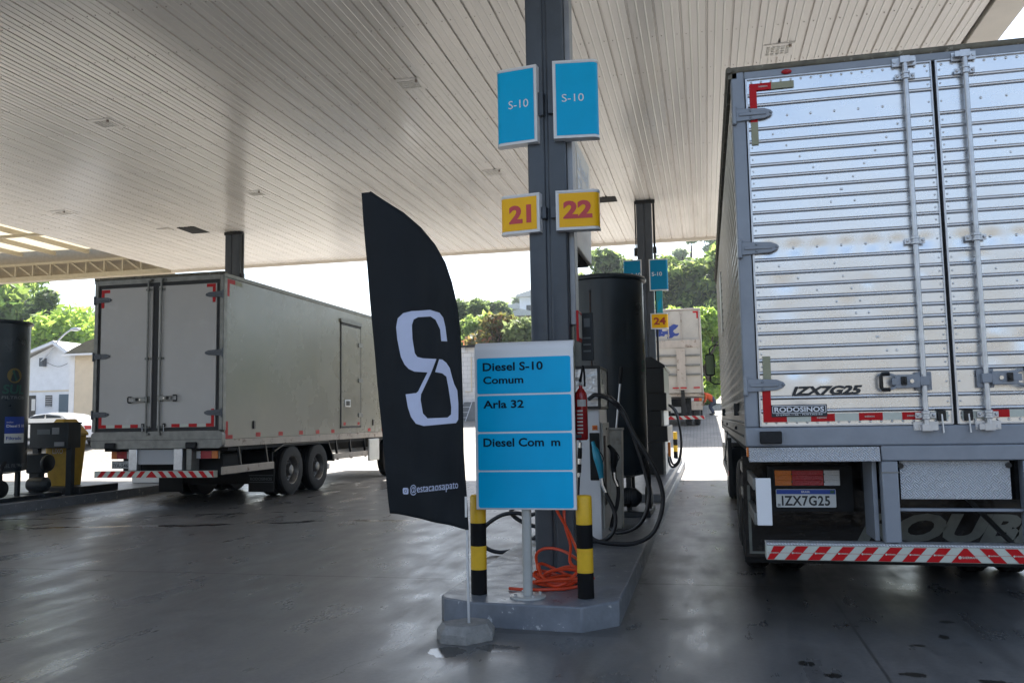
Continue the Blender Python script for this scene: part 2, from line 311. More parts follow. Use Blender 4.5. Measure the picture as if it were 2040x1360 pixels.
def mat_translucent(name, col, rough=.4):
    m = bpy.data.materials.new(name); m.use_nodes = True; t, b = nodes_of(m); N = t.nodes.new; K = t.links.new
    b.inputs['Base Color'].default_value = (*col, 1); b.inputs['Roughness'].default_value = rough
    tr = N('ShaderNodeBsdfTranslucent'); tr.inputs['Color'].default_value = (*col, 1); mx = N('ShaderNodeMixShader'); mx.inputs['Fac'].default_value = .55
    K(b.outputs[0], mx.inputs[1]); K(tr.outputs[0], mx.inputs[2]); K(mx.outputs[0], t.nodes['Material Output'].inputs['Surface'])
    return m
M['skylight'] = mat_translucent('translucent_sheet', (.46, .42, .31))
def mat_leaf(name, c1, c2, c3=None):
    m = bpy.data.materials.new(name); m.use_nodes = True; t, b = nodes_of(m); N = t.nodes.new; K = t.links.new
    g = N('ShaderNodeNewGeometry'); r = N('ShaderNodeValToRGB'); r.color_ramp.elements[0].color = (*c1, 1); r.color_ramp.elements[1].color = (*c2, 1)
    if c3:
        e = r.color_ramp.elements.new(.7); e.color = (*c2, 1); r.color_ramp.elements[-1].color = (*c3, 1)
    K(g.outputs['Random Per Island'], r.inputs['Fac']); K(r.outputs['Color'], b.inputs['Base Color']); b.inputs['Roughness'].default_value = .55
    tr = N('ShaderNodeBsdfTranslucent'); mx = N('ShaderNodeMixShader'); mx.inputs['Fac'].default_value = .55
    hs = N('ShaderNodeHueSaturation'); hs.inputs['Value'].default_value = 2.5; hs.inputs['Hue'].default_value = .485; K(r.outputs['Color'], hs.inputs['Color']); K(hs.outputs[0], tr.inputs['Color'])
    K(b.outputs[0], mx.inputs[1]); K(tr.outputs[0], mx.inputs[2]); K(mx.outputs[0], t.nodes['Material Output'].inputs['Surface'])
    return m
M['leaf_dark'] = mat_leaf('dark_leaves', (.035, .065, .024), (.16, .22, .075))
M['leaf_mid'] = mat_leaf('green_leaves', (.055, .11, .025), (.21, .29, .07))
M['leaf_light'] = mat_leaf('bright_leaves', (.10, .19, .03), (.30, .40, .085))
M['leaf_deep'] = mat_leaf('deep_green_leaves', (.035, .06, .022), (.13, .20, .05), (.30, .36, .12))
M['leaf_mango'] = mat_leaf('reddish_leaves', (.06, .08, .02), (.13, .12, .03), (.26, .12, .05))
M['leaf_olive'] = mat_leaf('olive_leaves', (.07, .10, .04), (.15, .19, .075))
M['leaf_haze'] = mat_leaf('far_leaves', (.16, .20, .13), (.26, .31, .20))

# ------------------------------------------------------------------ mesh builder
class MB:
    def __init__(s): s.v = []; s.f = []; s.m = []; s.cur = 0
    def add(s, vs, fs):
        o = len(s.v); s.v += [tuple(v) for v in vs]; s.f += [tuple(i+o for i in f) for f in fs]; s.m += [s.cur]*len(fs); return s
    def mi(s, i): s.cur = i; return s
    def box(s, x0, x1, y0, y1, z0, z1):
        if x0 > x1: x0, x1 = x1, x0
        v = [(x0, y0, z0), (x1, y0, z0), (x1, y1, z0), (x0, y1, z0), (x0, y0, z1), (x1, y0, z1), (x1, y1, z1), (x0, y1, z1)]
        return s.add(v, [(0, 3, 2, 1), (4, 5, 6, 7), (0, 1, 5, 4), (1, 2, 6, 5), (2, 3, 7, 6), (3, 0, 4, 7)])
    def quad(s, *p): return s.add(p, [tuple(range(len(p)))])
    def prism(s, pts, axis, a, b):
        def P(p, h): return {'x': (h, p[0], p[1]), 'y': (p[0], h, p[1]), 'z': (p[0], p[1], h)}[axis]
        n = len(pts); v = [P(p, a) for p in pts]+[P(p, b) for p in pts]
        f = [tuple(range(n))[::-1], tuple(range(n, 2*n))]+[(i, (i+1) % n, n+(i+1) % n, n+i) for i in range(n)]
        return s.add(v, f)
    def bar(s, p0, p1, w, h, up=(0, 0, 1)):
        p0 = Vector(p0); p1 = Vector(p1); d = (p1-p0).normalized(); u = Vector(up)
        if abs(d.dot(u)) > .95: u = Vector((0, 1, 0))
        a = d.cross(u).normalized()*w/2; c = a.cross(d).normalized()*h/2
        v = [p+q for p in (p0, p1) for q in (-a-c, a-c, a+c, -a+c)]
        return s.add(v, [(0, 1, 2, 3), (7, 6, 5, 4), (0, 4, 5, 1), (1, 5, 6, 2), (2, 6, 7, 3), (3, 7, 4, 0)])
    def tube(s, pts, r, seg=8, smooth=0):
        pts = [Vector(p) for p in pts]
        if smooth:
            q = []
            n = len(pts)
            for i in range(n-1):
                a = pts[max(0, i-1)]; b = pts[i]; c = pts[i+1]; d = pts[min(n-1, i+2)]
                for k in range(smooth):
                    t = k/smooth; q.append(.5*((2*b)+(c-a)*t+(2*a-5*b+4*c-d)*t*t+(3*b-a-3*c+d)*t**3))
            q.append(pts[-1]); 
            if not isinstance(r, (int, float)): r = list(np.interp(np.linspace(0, 1, len(q)), np.linspace(0, 1, len(pts)), r))
            pts = q
        n = len(pts); rr = [r]*n if isinstance(r, (int, float)) else r
        t = (pts[1]-pts[0]).normalized(); u = t.orthogonal().normalized(); vs = []
        for i, p in enumerate(pts):
            t2 = (pts[min(i+1, n-1)]-pts[max(i-1, 0)]).normalized()
            u = (u-t2*u.dot(t2)).normalized(); w = t2.cross(u)
            for k in range(seg):
                a = 2*PI*k/seg; vs.append(p+(u*math.cos(a)+w*math.sin(a))*rr[i])
        fs = [(i*seg+k, i*seg+(k+1) % seg, (i+1)*seg+(k+1) % seg, (i+1)*seg+k) for i in range(n-1) for k in range(seg)]
        fs += [tuple(range(seg))[::-1], tuple(range((n-1)*seg, n*seg))]
        return s.add(vs, fs)
    def lathe(s, prof, c, axis='z', seg=24, caps=True):
        c = Vector(c); vs = []
        for r, h in prof:
            for k in range(seg):
                a = 2*PI*k/seg; x, y = r*math.cos(a), r*math.sin(a)
                vs.append(c+Vector({'z': (x, y, h), 'x': (h, x, y), 'y': (y, h, x)}[axis]))
        n = len(prof)
        fs = [(i*seg+k, i*seg+(k+1) % seg, (i+1)*seg+(k+1) % seg, (i+1)*seg+k) for i in range(n-1) for k in range(seg)]
        if caps and prof[0][0] > 1e-4: fs.append(tuple(range(seg))[::-1])
        if caps and prof[-1][0] > 1e-4: fs.append(tuple(range((n-1)*seg, n*seg)))
        return s.add(vs, fs)
    def cyl(s, p0, p1, r, seg=12): return s.tube([p0, p1], r, seg)
    def ball(s, c, r, sq=(1, 1, 1), seg=8, rings=5):
        vs = []; 
        for i in range(rings+1):
            th = PI*i/rings
            for k in range(seg):
                a = 2*PI*k/seg; vs.append((c[0]+r*sq[0]*math.sin(th)*math.cos(a), c[1]+r*sq[1]*math.sin(th)*math.sin(a), c[2]+r*sq[2]*math.cos(th)))
        return s.add(vs, [(i*seg+k, (i+1)*seg+k, (i+1)*seg+(k+1) % seg, i*seg+(k+1) % seg) for i in range(rings) for k in range(seg)])
    def build(s, name, mats, parent=None, bevel=0, sharp=35, loc=None, segs=2):
        if not isinstance(mats, (list, tuple)): mats = [mats]
        off = Vector((0, 0, 0)); p = parent
        while p is not None: off += p.location; p = p.parent
        if loc is not None: off = Vector(loc)
        me = bpy.data.meshes.new(name)
        me.from_pydata([(v[0]-off.x, v[1]-off.y, v[2]-off.z) for v in s.v], [], s.f)
        for m in mats: me.materials.append(M[m] if isinstance(m, str) else m)
        me.polygons.foreach_set('material_index', s.m)
        bm = bmesh.new(); bm.from_mesh(me); bmesh.ops.recalc_face_normals(bm, faces=bm.faces); bm.to_mesh(me); bm.free()
        if sharp:
            me.polygons.foreach_set('use_smooth', [True]*len(me.polygons)); me.set_sharp_from_angle(angle=math.radians(sharp))
        me.update()
        o = bpy.data.objects.new(name, me); COL.objects.link(o)
        if parent is not None: o.parent = parent
        if loc is not None: o.location = loc
        if bevel:
            b = o.modifiers.new('bevel', 'BEVEL'); b.width = bevel; b.segments = segs; b.limit_method = 'ANGLE'; b.angle_limit = math.radians(40)
        return o

def tag(o, label=None, cat=None, group=None, kind=None):
    if label: o['label'] = label
    if cat: o['category'] = cat
    if group: o['group'] = group
    if kind: o['kind'] = kind
    return o
def thing(name, label, cat, loc=(0, 0, 0), group=None):
    o = bpy.data.objects.new(name, None); COL.objects.link(o); o.location = loc; o.empty_display_size = .2
    return tag(o, label, cat, group)
def kids(o): return [c for c in bpy.data.objects if c.parent == o]
def copy_tree(o, parent=None):
    c = o.copy(); COL.objects.link(c)
    if parent is not None: c.parent = parent
    for ch in kids(o): copy_tree(ch, c)
    return c

def text_polys(s, bold=0.0, shear=0.0, spacing=1.0):
    cu = bpy.data.curves.new('t', 'FONT'); cu.body = s; cu.offset = bold; cu.shear = shear; cu.space_character = spacing; cu.resolution_u = 3; cu.fill_mode = 'FRONT'
    ob = bpy.data.objects.new('t', cu); COL.objects.link(ob); bpy.context.view_layer.update()
    me = bpy.data.meshes.new_from_object(ob.evaluated_get(bpy.context.evaluated_depsgraph_get()))
    vs = [(v.co.x, v.co.y) for v in me.vertices]; fs = [tuple(p.vertices) for p in me.polygons]
    bpy.data.objects.remove(ob); bpy.data.curves.remove(cu); bpy.data.meshes.remove(me)
    x0 = min(v[0] for v in vs); x1 = max(v[0] for v in vs); y0 = min(v[1] for v in vs); y1 = max(v[1] for v in vs)
    return [((x-x0)/(x1-x0), (y-y0)/(y1-y0)) for x, y in vs], fs
def text(mb, s, fn, bold=.0, shear=0, spacing=1.0):
    """adds the flat glyphs of s to mb; fn maps (u, v) in 0..1 to a point"""
    vs, fs = text_polys(s, bold, shear, spacing); mb.add([fn(u, v) for u, v in vs], fs); return mb
def rect_y(x0, x1, z0, z1, y): return lambda u, v: (x0+(x1-x0)*u, y, z0+(z1-z0)*v)
def rrect(x0, x1, z0, z1, r, n=4):
    p = []
    for cx, cz, a0 in ((x1-r, z1-r, 0), (x0+r, z1-r, 90), (x0+r, z0+r, 180), (x1-r, z0+r, 270)):
        for k in range(n+1):
            a = math.radians(a0+90*k/n); p.append((cx+r*math.cos(a), cz+r*math.sin(a)))
    return p

# ================================================================== SETTING
def prof(y):
    return float(np.interp(y, [-1e4, 26.6, 34, 46, 60], [0, 0, 1.09, 2.03, 3.0]))
def hill(x, y):
    h = prof(y)
    if y > 60:
        fx = float(np.interp(x, [-70, -45, -28, 40, 120], [.25, .30, 1.0, 1.0, .8]))
        h += fx*float(np.interp(y, [60, 90, 130, 200, 700], [0, 8.4, 12.5, 14, 16]))
    return h
def sheet(name, xs, ys, fz, m, kind='structure'):
    v = [(x, y, fz(x, y)) for y in ys for x in xs]; n = len(xs)
    f = [(j*n+i, j*n+i+1, (j+1)*n+i+1, (j+1)*n+i) for j in range(len(ys)-1) for i in range(n-1)]
    b = MB(); b.add(v, f); o = b.build(name, m, None, sharp=60); tag(o, kind=kind); return o
sheet('ground', [-600, -300, -150, -100, -70, -55, -45, -36, -28, -20, -12, 0, 12, 24, 40, 60, 90, 120, 200, 600],
      [-300, -60, -26, 0, 26.6, 30, 34, 40, 46, 53, 60], lambda x, y: prof(y)-.06, 'grass')
sheet('hills', [-600, -300, -150, -100, -70, -55, -45, -36, -28, -20, -12, 0, 12, 24, 40, 60, 90, 120, 200, 600],
      [60, 68, 76, 84, 90, 100, 115, 130, 150, 175, 200, 300, 700], lambda x, y: hill(x, y)-.06, 'grass')
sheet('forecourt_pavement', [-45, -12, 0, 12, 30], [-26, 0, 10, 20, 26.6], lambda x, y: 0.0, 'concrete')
sheet('cobble_paving', [-60, -30, -12, 0, 12, 30], [26.6, 28, 30, 32, 34, 38, 42, 46, 52, 58], lambda x, y: prof(y)+.004, 'cobble')
sheet('road', [-300, -60, 0, 60, 300], [-60, -40, -26.02], lambda x, y: -.012, 'asphalt')
sheet('wooded_rise', [-400, -200, -120, -80, -50, -25, 0, 25, 50, 80, 120, 200, 400], [-320, -200, -150, -120, -95, -75, -60], lambda x, y: float(np.interp(-y, [60, 75, 95, 120, 200, 320], [-.1, 6, 13, 20, 34, 40]))*(1+.25*math.sin(x*.05)+.12*math.sin(x*.13+1)), 'woods')
b = MB()
for k in range(40):
    x = -2.2+k*.112; b.box(x, x+.05, 26.42, 26.49, -.02, .006)
b.mi(1).box(-2.4, 2.4, 26.36, 26.55, -.03, .003)
tag(b.build('drain_channel', ['black_rough', 'kerb']), 'narrow drain with a row of dark holes where concrete meets cobbles', 'drain')

# ---- pump islands
def island(name, label, x0, x1, y0, y1, cut, steps=()):
    t = thing(name, label, 'kerb island', ((x0+x1)/2, y0, 0))
    p = [(x0, y0+cut*.9), (x0+cut*.2, y0+cut*.55), (x0+cut*1.2, y0), (x1-cut, y0-.06), (x1, y0+cut*.75), (x1, y1), (x0, y1)]
    MB().prism(p, 'z', -.05, .175).build('kerb', 'kerb', t, bevel=.012, sharp=30)
    for (a, c, ya, yb, z) in steps:
        MB().box(a, c, ya, yb, .17, z).build('plinth', 'kerb', t, bevel=.012)
    return t
island('pump_island', 'raised grey painted island under the price board and fuel pump', -2.02, -.665, 6.17, 26.0, .24, [(-1.98, -.74, 13.6, 25.6, .30)])
island('pump_island', 'low grey island under the yellow bin and Sul tank', -13.4, -11.97, 6.0, 26.0, .3)

# ---- canopy
ZC = 6.9; CX0, CX1, CY0, CY1 = -18.1, 3.86, 2.6, 26.3
can = thing('canopy', 'large white ribbed metal canopy over the pump lanes on dark columns', 'canopy', (-7, 14, ZC))
b = MB(); x = CX0; prof_pts = []
while x < CX1-.05:
    for dx, dz in ((0, 0), (.006, .034), (.030, .034), (.038, 0), (.125, 0), (.134, -.008), (.144, -.008), (.153, 0), (.235, 0), (.244, -.008), (.254, -.008), (.263, 0)):
        if x+dx < CX1: prof_pts.append((x+dx, ZC+dz))
    x += .345
prof_pts.append((CX1, ZC))
ys = [CY0+(CY1-CY0)*k/12 for k in range(13)]; vs = []; fs = []
n = len(prof_pts)
for j, y in enumerate(ys):
    for i, (px, pz) in enumerate(prof_pts): vs.append((px, y, pz+.006*math.sin(px*1.7+j*2.1)*(1 if 0 < j < 12 else 0)))
for j in range(12):
    for i in range(n-1): fs.append((j*n+i, j*n+i+1, (j+1)*n+i+1, (j+1)*n+i))
# openings for the two missing panels are dark hatch boxes set into the sheet
b.add(vs, fs); b.mi(1); x = CX0
while x < CX1-.2:
    for y in np.arange(CY0+.5, CY1, 1.27):
        for dx in (.08, .30):
            if x+dx < CX1: b.box(x+dx-.006, x+dx+.006, y-.006+.05*math.sin(x), y+.006+.05*math.sin(x), ZC-.009, ZC+.002)
    x += .345
b.build('ceiling', ['ceil', 'screw'], can, sharp=20)
MB().box(CX0, CX1+.45, CY0, CY1, ZC+.35, ZC+.55).build('roof_deck', 'fascia', can)
b = MB()
b.box(CX1+.06, CX1+.50, CY0-.5, CY1+.12, ZC-.03, ZC+.9)              # right-hand fascia with its wide soffit
b.box(CX1, CX1+.055, CY0, CY1, ZC+.05, ZC+.3)
b.box(CX0-.02, CX1+.06, CY1, CY1+.12, ZC-.09, ZC+.9)                  # far fascia
b.box(CX0-.04, CX1+.06, CY0-.5, CY0, ZC-.03, ZC+.9)
b.build('fascia', 'fascia', can, bevel=.01)
for (x0, x1, y0, y1) in ((-14.03, -13.48, 20.6, 21.35), (-2.42, -1.98, 20.7, 21.2)):
    MB().box(x0, x1, y0, y1, ZC-.014, ZC+.2).build('hatch', 'hatchblack', can)
b = MB().box(-14.6, -14.25, 20.55, 20.8, ZC-.03, ZC+.01); b.build('patch_plate', 'ceil', can)

def canopy_light(x, y, label):
    t = thing('canopy_light', label, 'ceiling light', (x, y, ZC), 'flush lights in the canopy ceiling')
    MB().box(x-.23, x+.23, y-.23, y+.23, ZC-.013, ZC+.01).build('frame', 'ceil', t, bevel=.006)
    b = MB()
    for i in range(5):
        for j in range(4): b.box(x-.17+i*.07, x-.12+i*.07, y-.15+j*.08, y-.09+j*.08, ZC-.021, ZC-.012)
    b.build('lens_grid', 'lampgrid', t, bevel=.004)
    MB().cyl((x+.16, y-.17, ZC-.05), (x+.16, y-.17, ZC-.01), .022).build('sensor', 'screw', t)
for x, y, l in ((1.24, 12.9, 'flush perforated ceiling light above the silver ribbed truck'), (-4.46, 12.7, 'flush perforated ceiling light left of the tall blue signs'),
                (-10.3, 12.98, 'flush perforated ceiling light far out over the left bay'), (-4.36, 17.9, 'flush ceiling light beside the yellow 21 sign'),
                (-10.16, 18.0, 'flush ceiling light above the white panel truck'), (-15.7, 18.3, 'flush ceiling light near the translucent roof edge')):
    canopy_light(x, y, l)

def column(x, y, label, hw=.185, pipes=False):
    t = thing('canopy_column', label, 'column', (x, y, .175), 'dark columns under the canopy')
    b = MB(); d = .15
    for s in (-1, 1):
        p = rrect(min(x+s*.012, x+s*hw), max(x+s*.012, x+s*hw), y-d, y+d, .022, 3); b.prism(p, 'z', .175, ZC)
    b.box(x-.03, x+.03, y-d+.022, y+d-.022, .175, ZC)
    b.build('shaft', 'steel_dark', t, sharp=50)
    MB().box(x-hw-.07, x+hw+.07, y-d-.07, y+d+.07, .17, .195).build('base_plate', 'steel_dark', t, bevel=.004)
    if pipes:
        b = MB(); b.tube([(x+hw+.05, y-.05, .6), (x+hw+.05, y-.05, ZC)], .028, 8)
        b.tube([(x-hw-.03, y-.05, ZC-1.2), (x-hw-.03, y-.05, ZC)], .018, 6); b.box(x-hw-.08, x-hw-.0, y-.1, y, ZC-1.4, ZC-1.2); b.box(x+hw+.01, x+hw+.1, y-.1, y, ZC-1.35, ZC-1.2)
        b.box(x-hw-.02, x+hw+.09, y-.165, y-.10, ZC-.10, ZC-.02)
        b.build('conduit', 'black', t, sharp=50)
    return t
column(-1.312, 7.52, 'dark steel column rising behind the price board', .172)
column(-1.345, 21.4, 'dark steel column beyond the tank carrying the yellow 24 sign', .19, True)
column(-12.85, 21.6, 'dark steel column behind the white panel truck', .22, True)
b = MB().box(-1.138, -1.088, 7.45, 7.63, 2.32, ZC); b.build('lit_side_strip', 'steel_light', None, bevel=.004, loc=(-1.11, 7.5, 2.32))  # lighter strip that paints the lit side face of the column
o = bpy.data.objects['lit_side_strip']; tag(o, 'light grey cable tray fixed along the nearest column', 'cable tray')

# ---- neighbouring canopy with translucent sheets (left)
t = thing('side_canopy', 'beige steel lattice canopy roofed with glowing translucent sheets', 'canopy', (-24, 26.4, 6.8))
b = MB(); vs = []; fs = []; y0 = 9.0; ny = 140
for j in range(ny+1):
    y = y0+(26.2-y0)*j/ny; z = 7.78+.022*math.cos(j*PI)
    vs += [(-34, y, z+.3), (-18.25, y, z)]
fs = [(2*j, 2*j+1, 2*j+3, 2*j+2) for j in range(ny)]
b.add(vs, fs).build('roof_sheet', 'skylight', t, sharp=20)
for x in (-18.6, -20.0, -21.4, -22.8, -24.2, -25.6, -27.0, -28.4):
    MB().box(x-.06, x+.06, y0, 26.2, 7.60+(-18.25-x)*.019, 7.74+(-18.25-x)*.019).build('purlin', 'beige_roof', t)
for y in (12.0, 18.6, 22.6):
    MB().box(-34, -18.3, y-.05, y+.05, 7.50, 7.585).build('cross_beam', 'beige_roof', t)
MB().box(-36, -18.15, 26.3, 26.62, 6.82, 6.99).build('bottom_chord', 'beige_roof', t, bevel=.01)
MB().box(-36, -18.15, 26.33, 26.40, 7.40, 7.49).build('top_chord', 'beige_roof', t)
MB().box(-36, -18.15, 26.55, 26.60, 6.99, 8.3).build('back_panel', 'brown_panel', t)
for k in range(20):
    x = -18.6-.75*k
    MB().box(x-.028, x+.028, 26.34, 26.39, 6.99, 7.40).build('web_post', 'beige_roof', t)
    MB().bar((x-.05, 26.365, 7.0), (x-.62, 26.365, 7.39), .04, .045).build('web_diagonal', 'beige_roof', t)

# ================================================================== SIGNS ON THE COLUMNS
def curved_sign(name, label, cat, w, h, loc, ang, face, words, group, ink, fit, bold=0, right=True):
    """shallow moulded box whose outer edge curves back; local x runs from the inner edge outwards"""
    s = 1 if right else -1; R = .055; D = .10
    t = thing(name, label, cat, (0, 0, 0), group)
    def outline(g, x_in, extra=0):
        p = [(x_in, -g)]
        for k in range(7):
            a = math.radians(-90+90*k/6); p.append((w-R+(R+g)*math.cos(a), R+(R+g)*math.sin(a)))
        p.append((w+g, D)); return p
    b = MB(); p = [(x*s, y) for x, y in outline(0, 0)]+[(0, D)]; b.prism(p, 'z', .012, h-.012)
    p2 = [(x*s, y) for x, y in outline(.007, -.004)]+[(-.004*s, D)]
    b.prism(p2, 'z', -.004, .014); b.prism(p2, 'z', h-.014, h+.004); b.box(-.004*s, .014*s, -.007, D, .01, h-.01)
    b.build('shell', 'white', t, sharp=40)
    p = [(x*s, y) for x, y in outline(.003, .024)]
    b = MB()
    for (a, c) in zip(p[:-1], p[1:]): b.quad((a[0], a[1], .022), (c[0], c[1], .022), (c[0], c[1], h-.022), (a[0], a[1], h-.022))
    b.build('face_panel', face, t, sharp=50)
    x0, x1, z0, z1 = fit
    b = MB(); text(b, words, rect_y(x0, x1, z0, z1, -.0055), bold); b.build('lettering', ink, t, sharp=0)
    MB().box(-.05*s, .06*s, .03, .12, h*.35, h*.65).build('bracket', 'steel_dark', t)
    t.location = loc; t.rotation_euler = (0, 0, math.radians(ang)); return t
g1 = 'curved blue product signs on the columns'; g2 = 'yellow pump number signs on the columns'
curved_sign('fuel_sign', 'curved blue S-10 sign left of the nearest column, catching a glare', 'sign', .385, .70, (-1.378, 7.30, 3.955), -8, 'blue', 'S-10', g1, 'white_ink', (-.265, -.075, .325, .40), 0, False)
curved_sign('fuel_sign', 'curved blue S-10 sign right of the nearest column', 'sign', .395, .70, (-1.222, 7.29, 3.962), 7, 'blue', 'S-10', g1, 'white_ink', (.075, .27, .325, .395))
curved_sign('pump_number_sign', 'curved yellow sign with the red number 21', 'sign', .37, .342, (-1.372, 7.30, 3.142), -8, 'yellow_sign', '21', g2, 'red_num', (-.285, -.075, .085, .25), .045, False)
curved_sign('pump_number_sign', 'curved yellow sign with the red number 22', 'sign', .375, .345, (-1.218, 7.29, 3.138), 5, 'yellow_sign', '22', g2, 'red_num', (.06, .315, .095, .255), .045)
curved_sign('fuel_sign', 'distant blue S-10 sign half hidden behind the dark tank', 'sign', .45, .78, (-1.44, 21.2, 4.6), -4, 'blue_far', 'S-10', g1, 'white_ink', (-.27, -.02, .35, .45), .012, False)
curved_sign('fuel_sign', 'distant blue S-10 sign above the yellow 24', 'sign', .45, .78, (-1.25, 21.2, 4.59), 4, 'blue_far', 'S-10', g1, 'white_ink', (.06, .31, .36, .46), .012)
curved_sign('pump_number_sign', 'small distant yellow sign with the number 24', 'sign', .42, .38, (-1.25, 21.2, 3.64), 3, 'yellow_sign', '24', g2, 'num_dark', (.07, .36, .10, .28), .035)
b = MB().box(-1.1, -.95, 21.24, 21.28, 4.0, 4.62); b.mi(1).quad((-1.06, 21.236, 4.06), (-.98, 21.236, 4.2), (-.98, 21.236, 4.42), (-1.06, 21.236, 4.3))
tag(b.build('teal_panel', ['teal', 'blue'], None, loc=(-1.02, 21.26, 4.0)), 'narrow teal panel between the far blue sign and the yellow 24', 'panel')
t = thing('sign_box', 'big grey double sided box sign hung behind the nearest column', 'sign', (-1.3, 8.2, 3.05))
MB().box(-1.52, -1.105, 7.72, 8.78, 3.07, 4.12).build('housing', 'fascia', t, bevel=.012)
MB().box(-1.48, -1.14, 7.76, 8.74, 3.05, 3.075).build('underside', 'hatchblack', t)
b = MB(); b.quad((-1.102, 7.8, 3.25), (-1.102, 8.7, 3.25), (-1.102, 8.7, 4.06), (-1.102, 7.8, 4.06)); b.build('side_face', 'fascia', t)
for wd, za, hh in (('Filtro', 3.55, .25), ('Diesel', 3.84, .16)):
    b = MB(); text(b, wd, lambda u, v: (-1.0995, 7.85+.75*u, za+hh*v), .01); b.build('lettering', 'white_ink', t, sharp=0)
MB().cyl((-1.3, 8.2, 4.12), (-1.3, 8.2, ZC), .02).build('hanger', 'steel_dark', t)
t = thing('notice_plate', 'small framed red and white notice beside the column', 'notice', (-1.08, 7.62, 2.2))
MB().box(-1.085, -1.065, 7.42, 7.62, 2.17, 2.44).build('frame', 'reflect_red', t); MB().box(-1.075, -1.061, 7.44, 7.60, 2.20, 2.41).build('sheet', 'label_white', t)
t = thing('notice_plate', 'dark plaque with small pale print beside the column', 'notice', (-1.06, 7.8, 2.0))
MB().box(-1.10, -.985, 7.80, 7.815, 2.02, 2.46).build('plaque', 'machine', t, bevel=.004)
b = MB(); b.quad((-1.07, 7.797, 2.33), (-1.015, 7.797, 2.33), (-1.015, 7.797, 2.41), (-1.07, 7.797, 2.41)); b.build('print_block', 'grey_logo', t)
for k in range(3): MB().quad((-1.08, 7.797, 2.10+k*.06), (-1.01, 7.797, 2.10+k*.06), (-1.01, 7.797, 2.115+k*.06), (-1.08, 7.797, 2.115+k*.06)).build('print_line', 'grey_logo', t)

# ================================================================== PRICE BOARD
t = thing('price_board', 'white price board with four blue panels listing diesel types', 'price board', (-1.35, 6.36, .175))
x0, x1, z0, z1, yf = -1.725, -.957, .822, 2.088, 6.34
p = [(yf, z0), (yf, z1-.07)]+[(yf+.07-.07*math.cos(a), z1-.07+.07*math.sin(a)) for a in np.linspace(.15, PI/2, 6)]+[(yf+.085, z1), (yf+.085, z1-.02), (yf+.02, z1-.07), (yf+.02, z0)]
MB().prism(p, 'x', x0, x1).build('frame', 'white', t, bevel=.006, sharp=40)
for zb, zt in ((1.692, 1.965), (1.405, 1.678), (1.116, 1.391), (.836, 1.104)):
    MB().prism(rrect(x0+.022, x1-.022, zb, zt, .016), 'y', yf-.004, yf+.002).build('blue_panel', 'blue', t)
def ink(words, a, c, zb, zt, bold=.024, name='lettering'):
    b = MB(); text(b, words, rect_y(a, c, zb, zt, yf-.0055), bold); b.build(name, 'ink_blue', t, sharp=0)
ink('Diesel S-10', -1.657, -1.189, 1.865, 1.930); ink('Comum', -1.655, -1.341, 1.767, 1.825)
ink('Arla 32', -1.657, -1.341, 1.582, 1.643); ink('Diesel Com', -1.660, -1.192, 1.292, 1.357); ink('m', -1.137, -1.069, 1.293, 1.335)
MB().lathe([(.036, .18), (.036, 1.9)], (-1.350, 6.40, 0), seg=20).build('post', 'pole', t)
MB().lathe([(.135, .172), (.135, .186), (.128, .19), (.036, .19)], (-1.350, 6.40, 0), seg=32).build('foot_disc', 'pole', t)
for a in range(4):
    MB().lathe([(.012, .188), (.012, .205), (.006, .208)], (-1.35+.1*math.cos(a*PI/2+.6), 6.40+.1*math.sin(a*PI/2+.6), 0), seg=6).build('bolt', 'zinc', t)

# ---- bollards
def bollard(x, y, label, z0=.175, far=False):
    t = thing('bollard', label, 'bollard', (x, y, z0), 'black and yellow striped bollards on the pump island')
    r = .061
    def band(za, zb, m, top=False):
        pr = [(r, za), (r, zb)] if not top else [(r, za), (r, zb-.02), (r*.93, zb-.006), (r*.8, zb), (0, zb+.002)]
        MB().lathe(pr, (x, y, z0), seg=24).build('yellow_band' if 'yel' in m else 'black_band', m, t, sharp=40)
    band(0, .185, 'bol_black'); band(.185, .362, 'bol_yellow'); band(.362, .535, 'bol_black'); band(.535, .748, 'bol_yellow', True)
    return t
bollard(-1.746, 6.47, 'striped bollard between the flag and the price board')
bollard(-.918, 6.43, 'striped bollard at the right edge of the price board')
bollard(-.90, 25.2, 'far striped bollard behind the dark pump', .30)

# ---- orange hose heaped on the island
b = MB(); pts = []
rnd = random.Random(3)
for k in range(150):
    a = k*2*PI/25; rx = .19+.05*math.sin(k*.21)+.02*rnd.random(); ry = .13+.04*math.cos(k*.17)
    pts.append((-1.20+rx*math.cos(a)+.03*math.sin(k*.11), 6.86+ry*math.sin(a)+.05*math.sin(k*.07), .190+.0065*(k/6.0)*(.55+.45*math.sin(a*1.0+k*.13))))
b.tube([(-1.545, 6.62, .19), (-1.45, 6.60, .189), (-1.30, 6.60, .189), (-1.12, 6.66, .189), (-1.02, 6.78, .19)]+pts, .0125, 8)
b.tube([pts[-1], (-1.02, 6.9, .32), (-1.07, 7.05, .42), (-1.17, 7.25, .55), (-1.30, 7.3, .78), (-1.33, 7.3, 1.05), (-1.31, 7.3, 1.4)], .0125, 8, smooth=5)
b.tube([pts[100], (-1.12, 7.0, .33), (-1.14, 7.15, .45), (-1.21, 7.3, .62), (-1.20, 7.3, .85), (-1.15, 7.28, 1.1), (-1.15, 7.3, 1.4)], .0125, 8, smooth=5)
b.tube([pts[60], (-1.40, 7.05, .27), (-1.44, 7.2, .36), (-1.36, 7.22, .41), (-1.2, 7.15, .40), (-1.05, 7.05, .33), (-1.0, 6.92, .23)], .0125, 8, smooth=5)
tag(b.build('air_hose', 'hose_orange', None, loc=(-1.2, 6.86, .175)), 'orange hose heaped in loops at the foot of the column', 'hose')

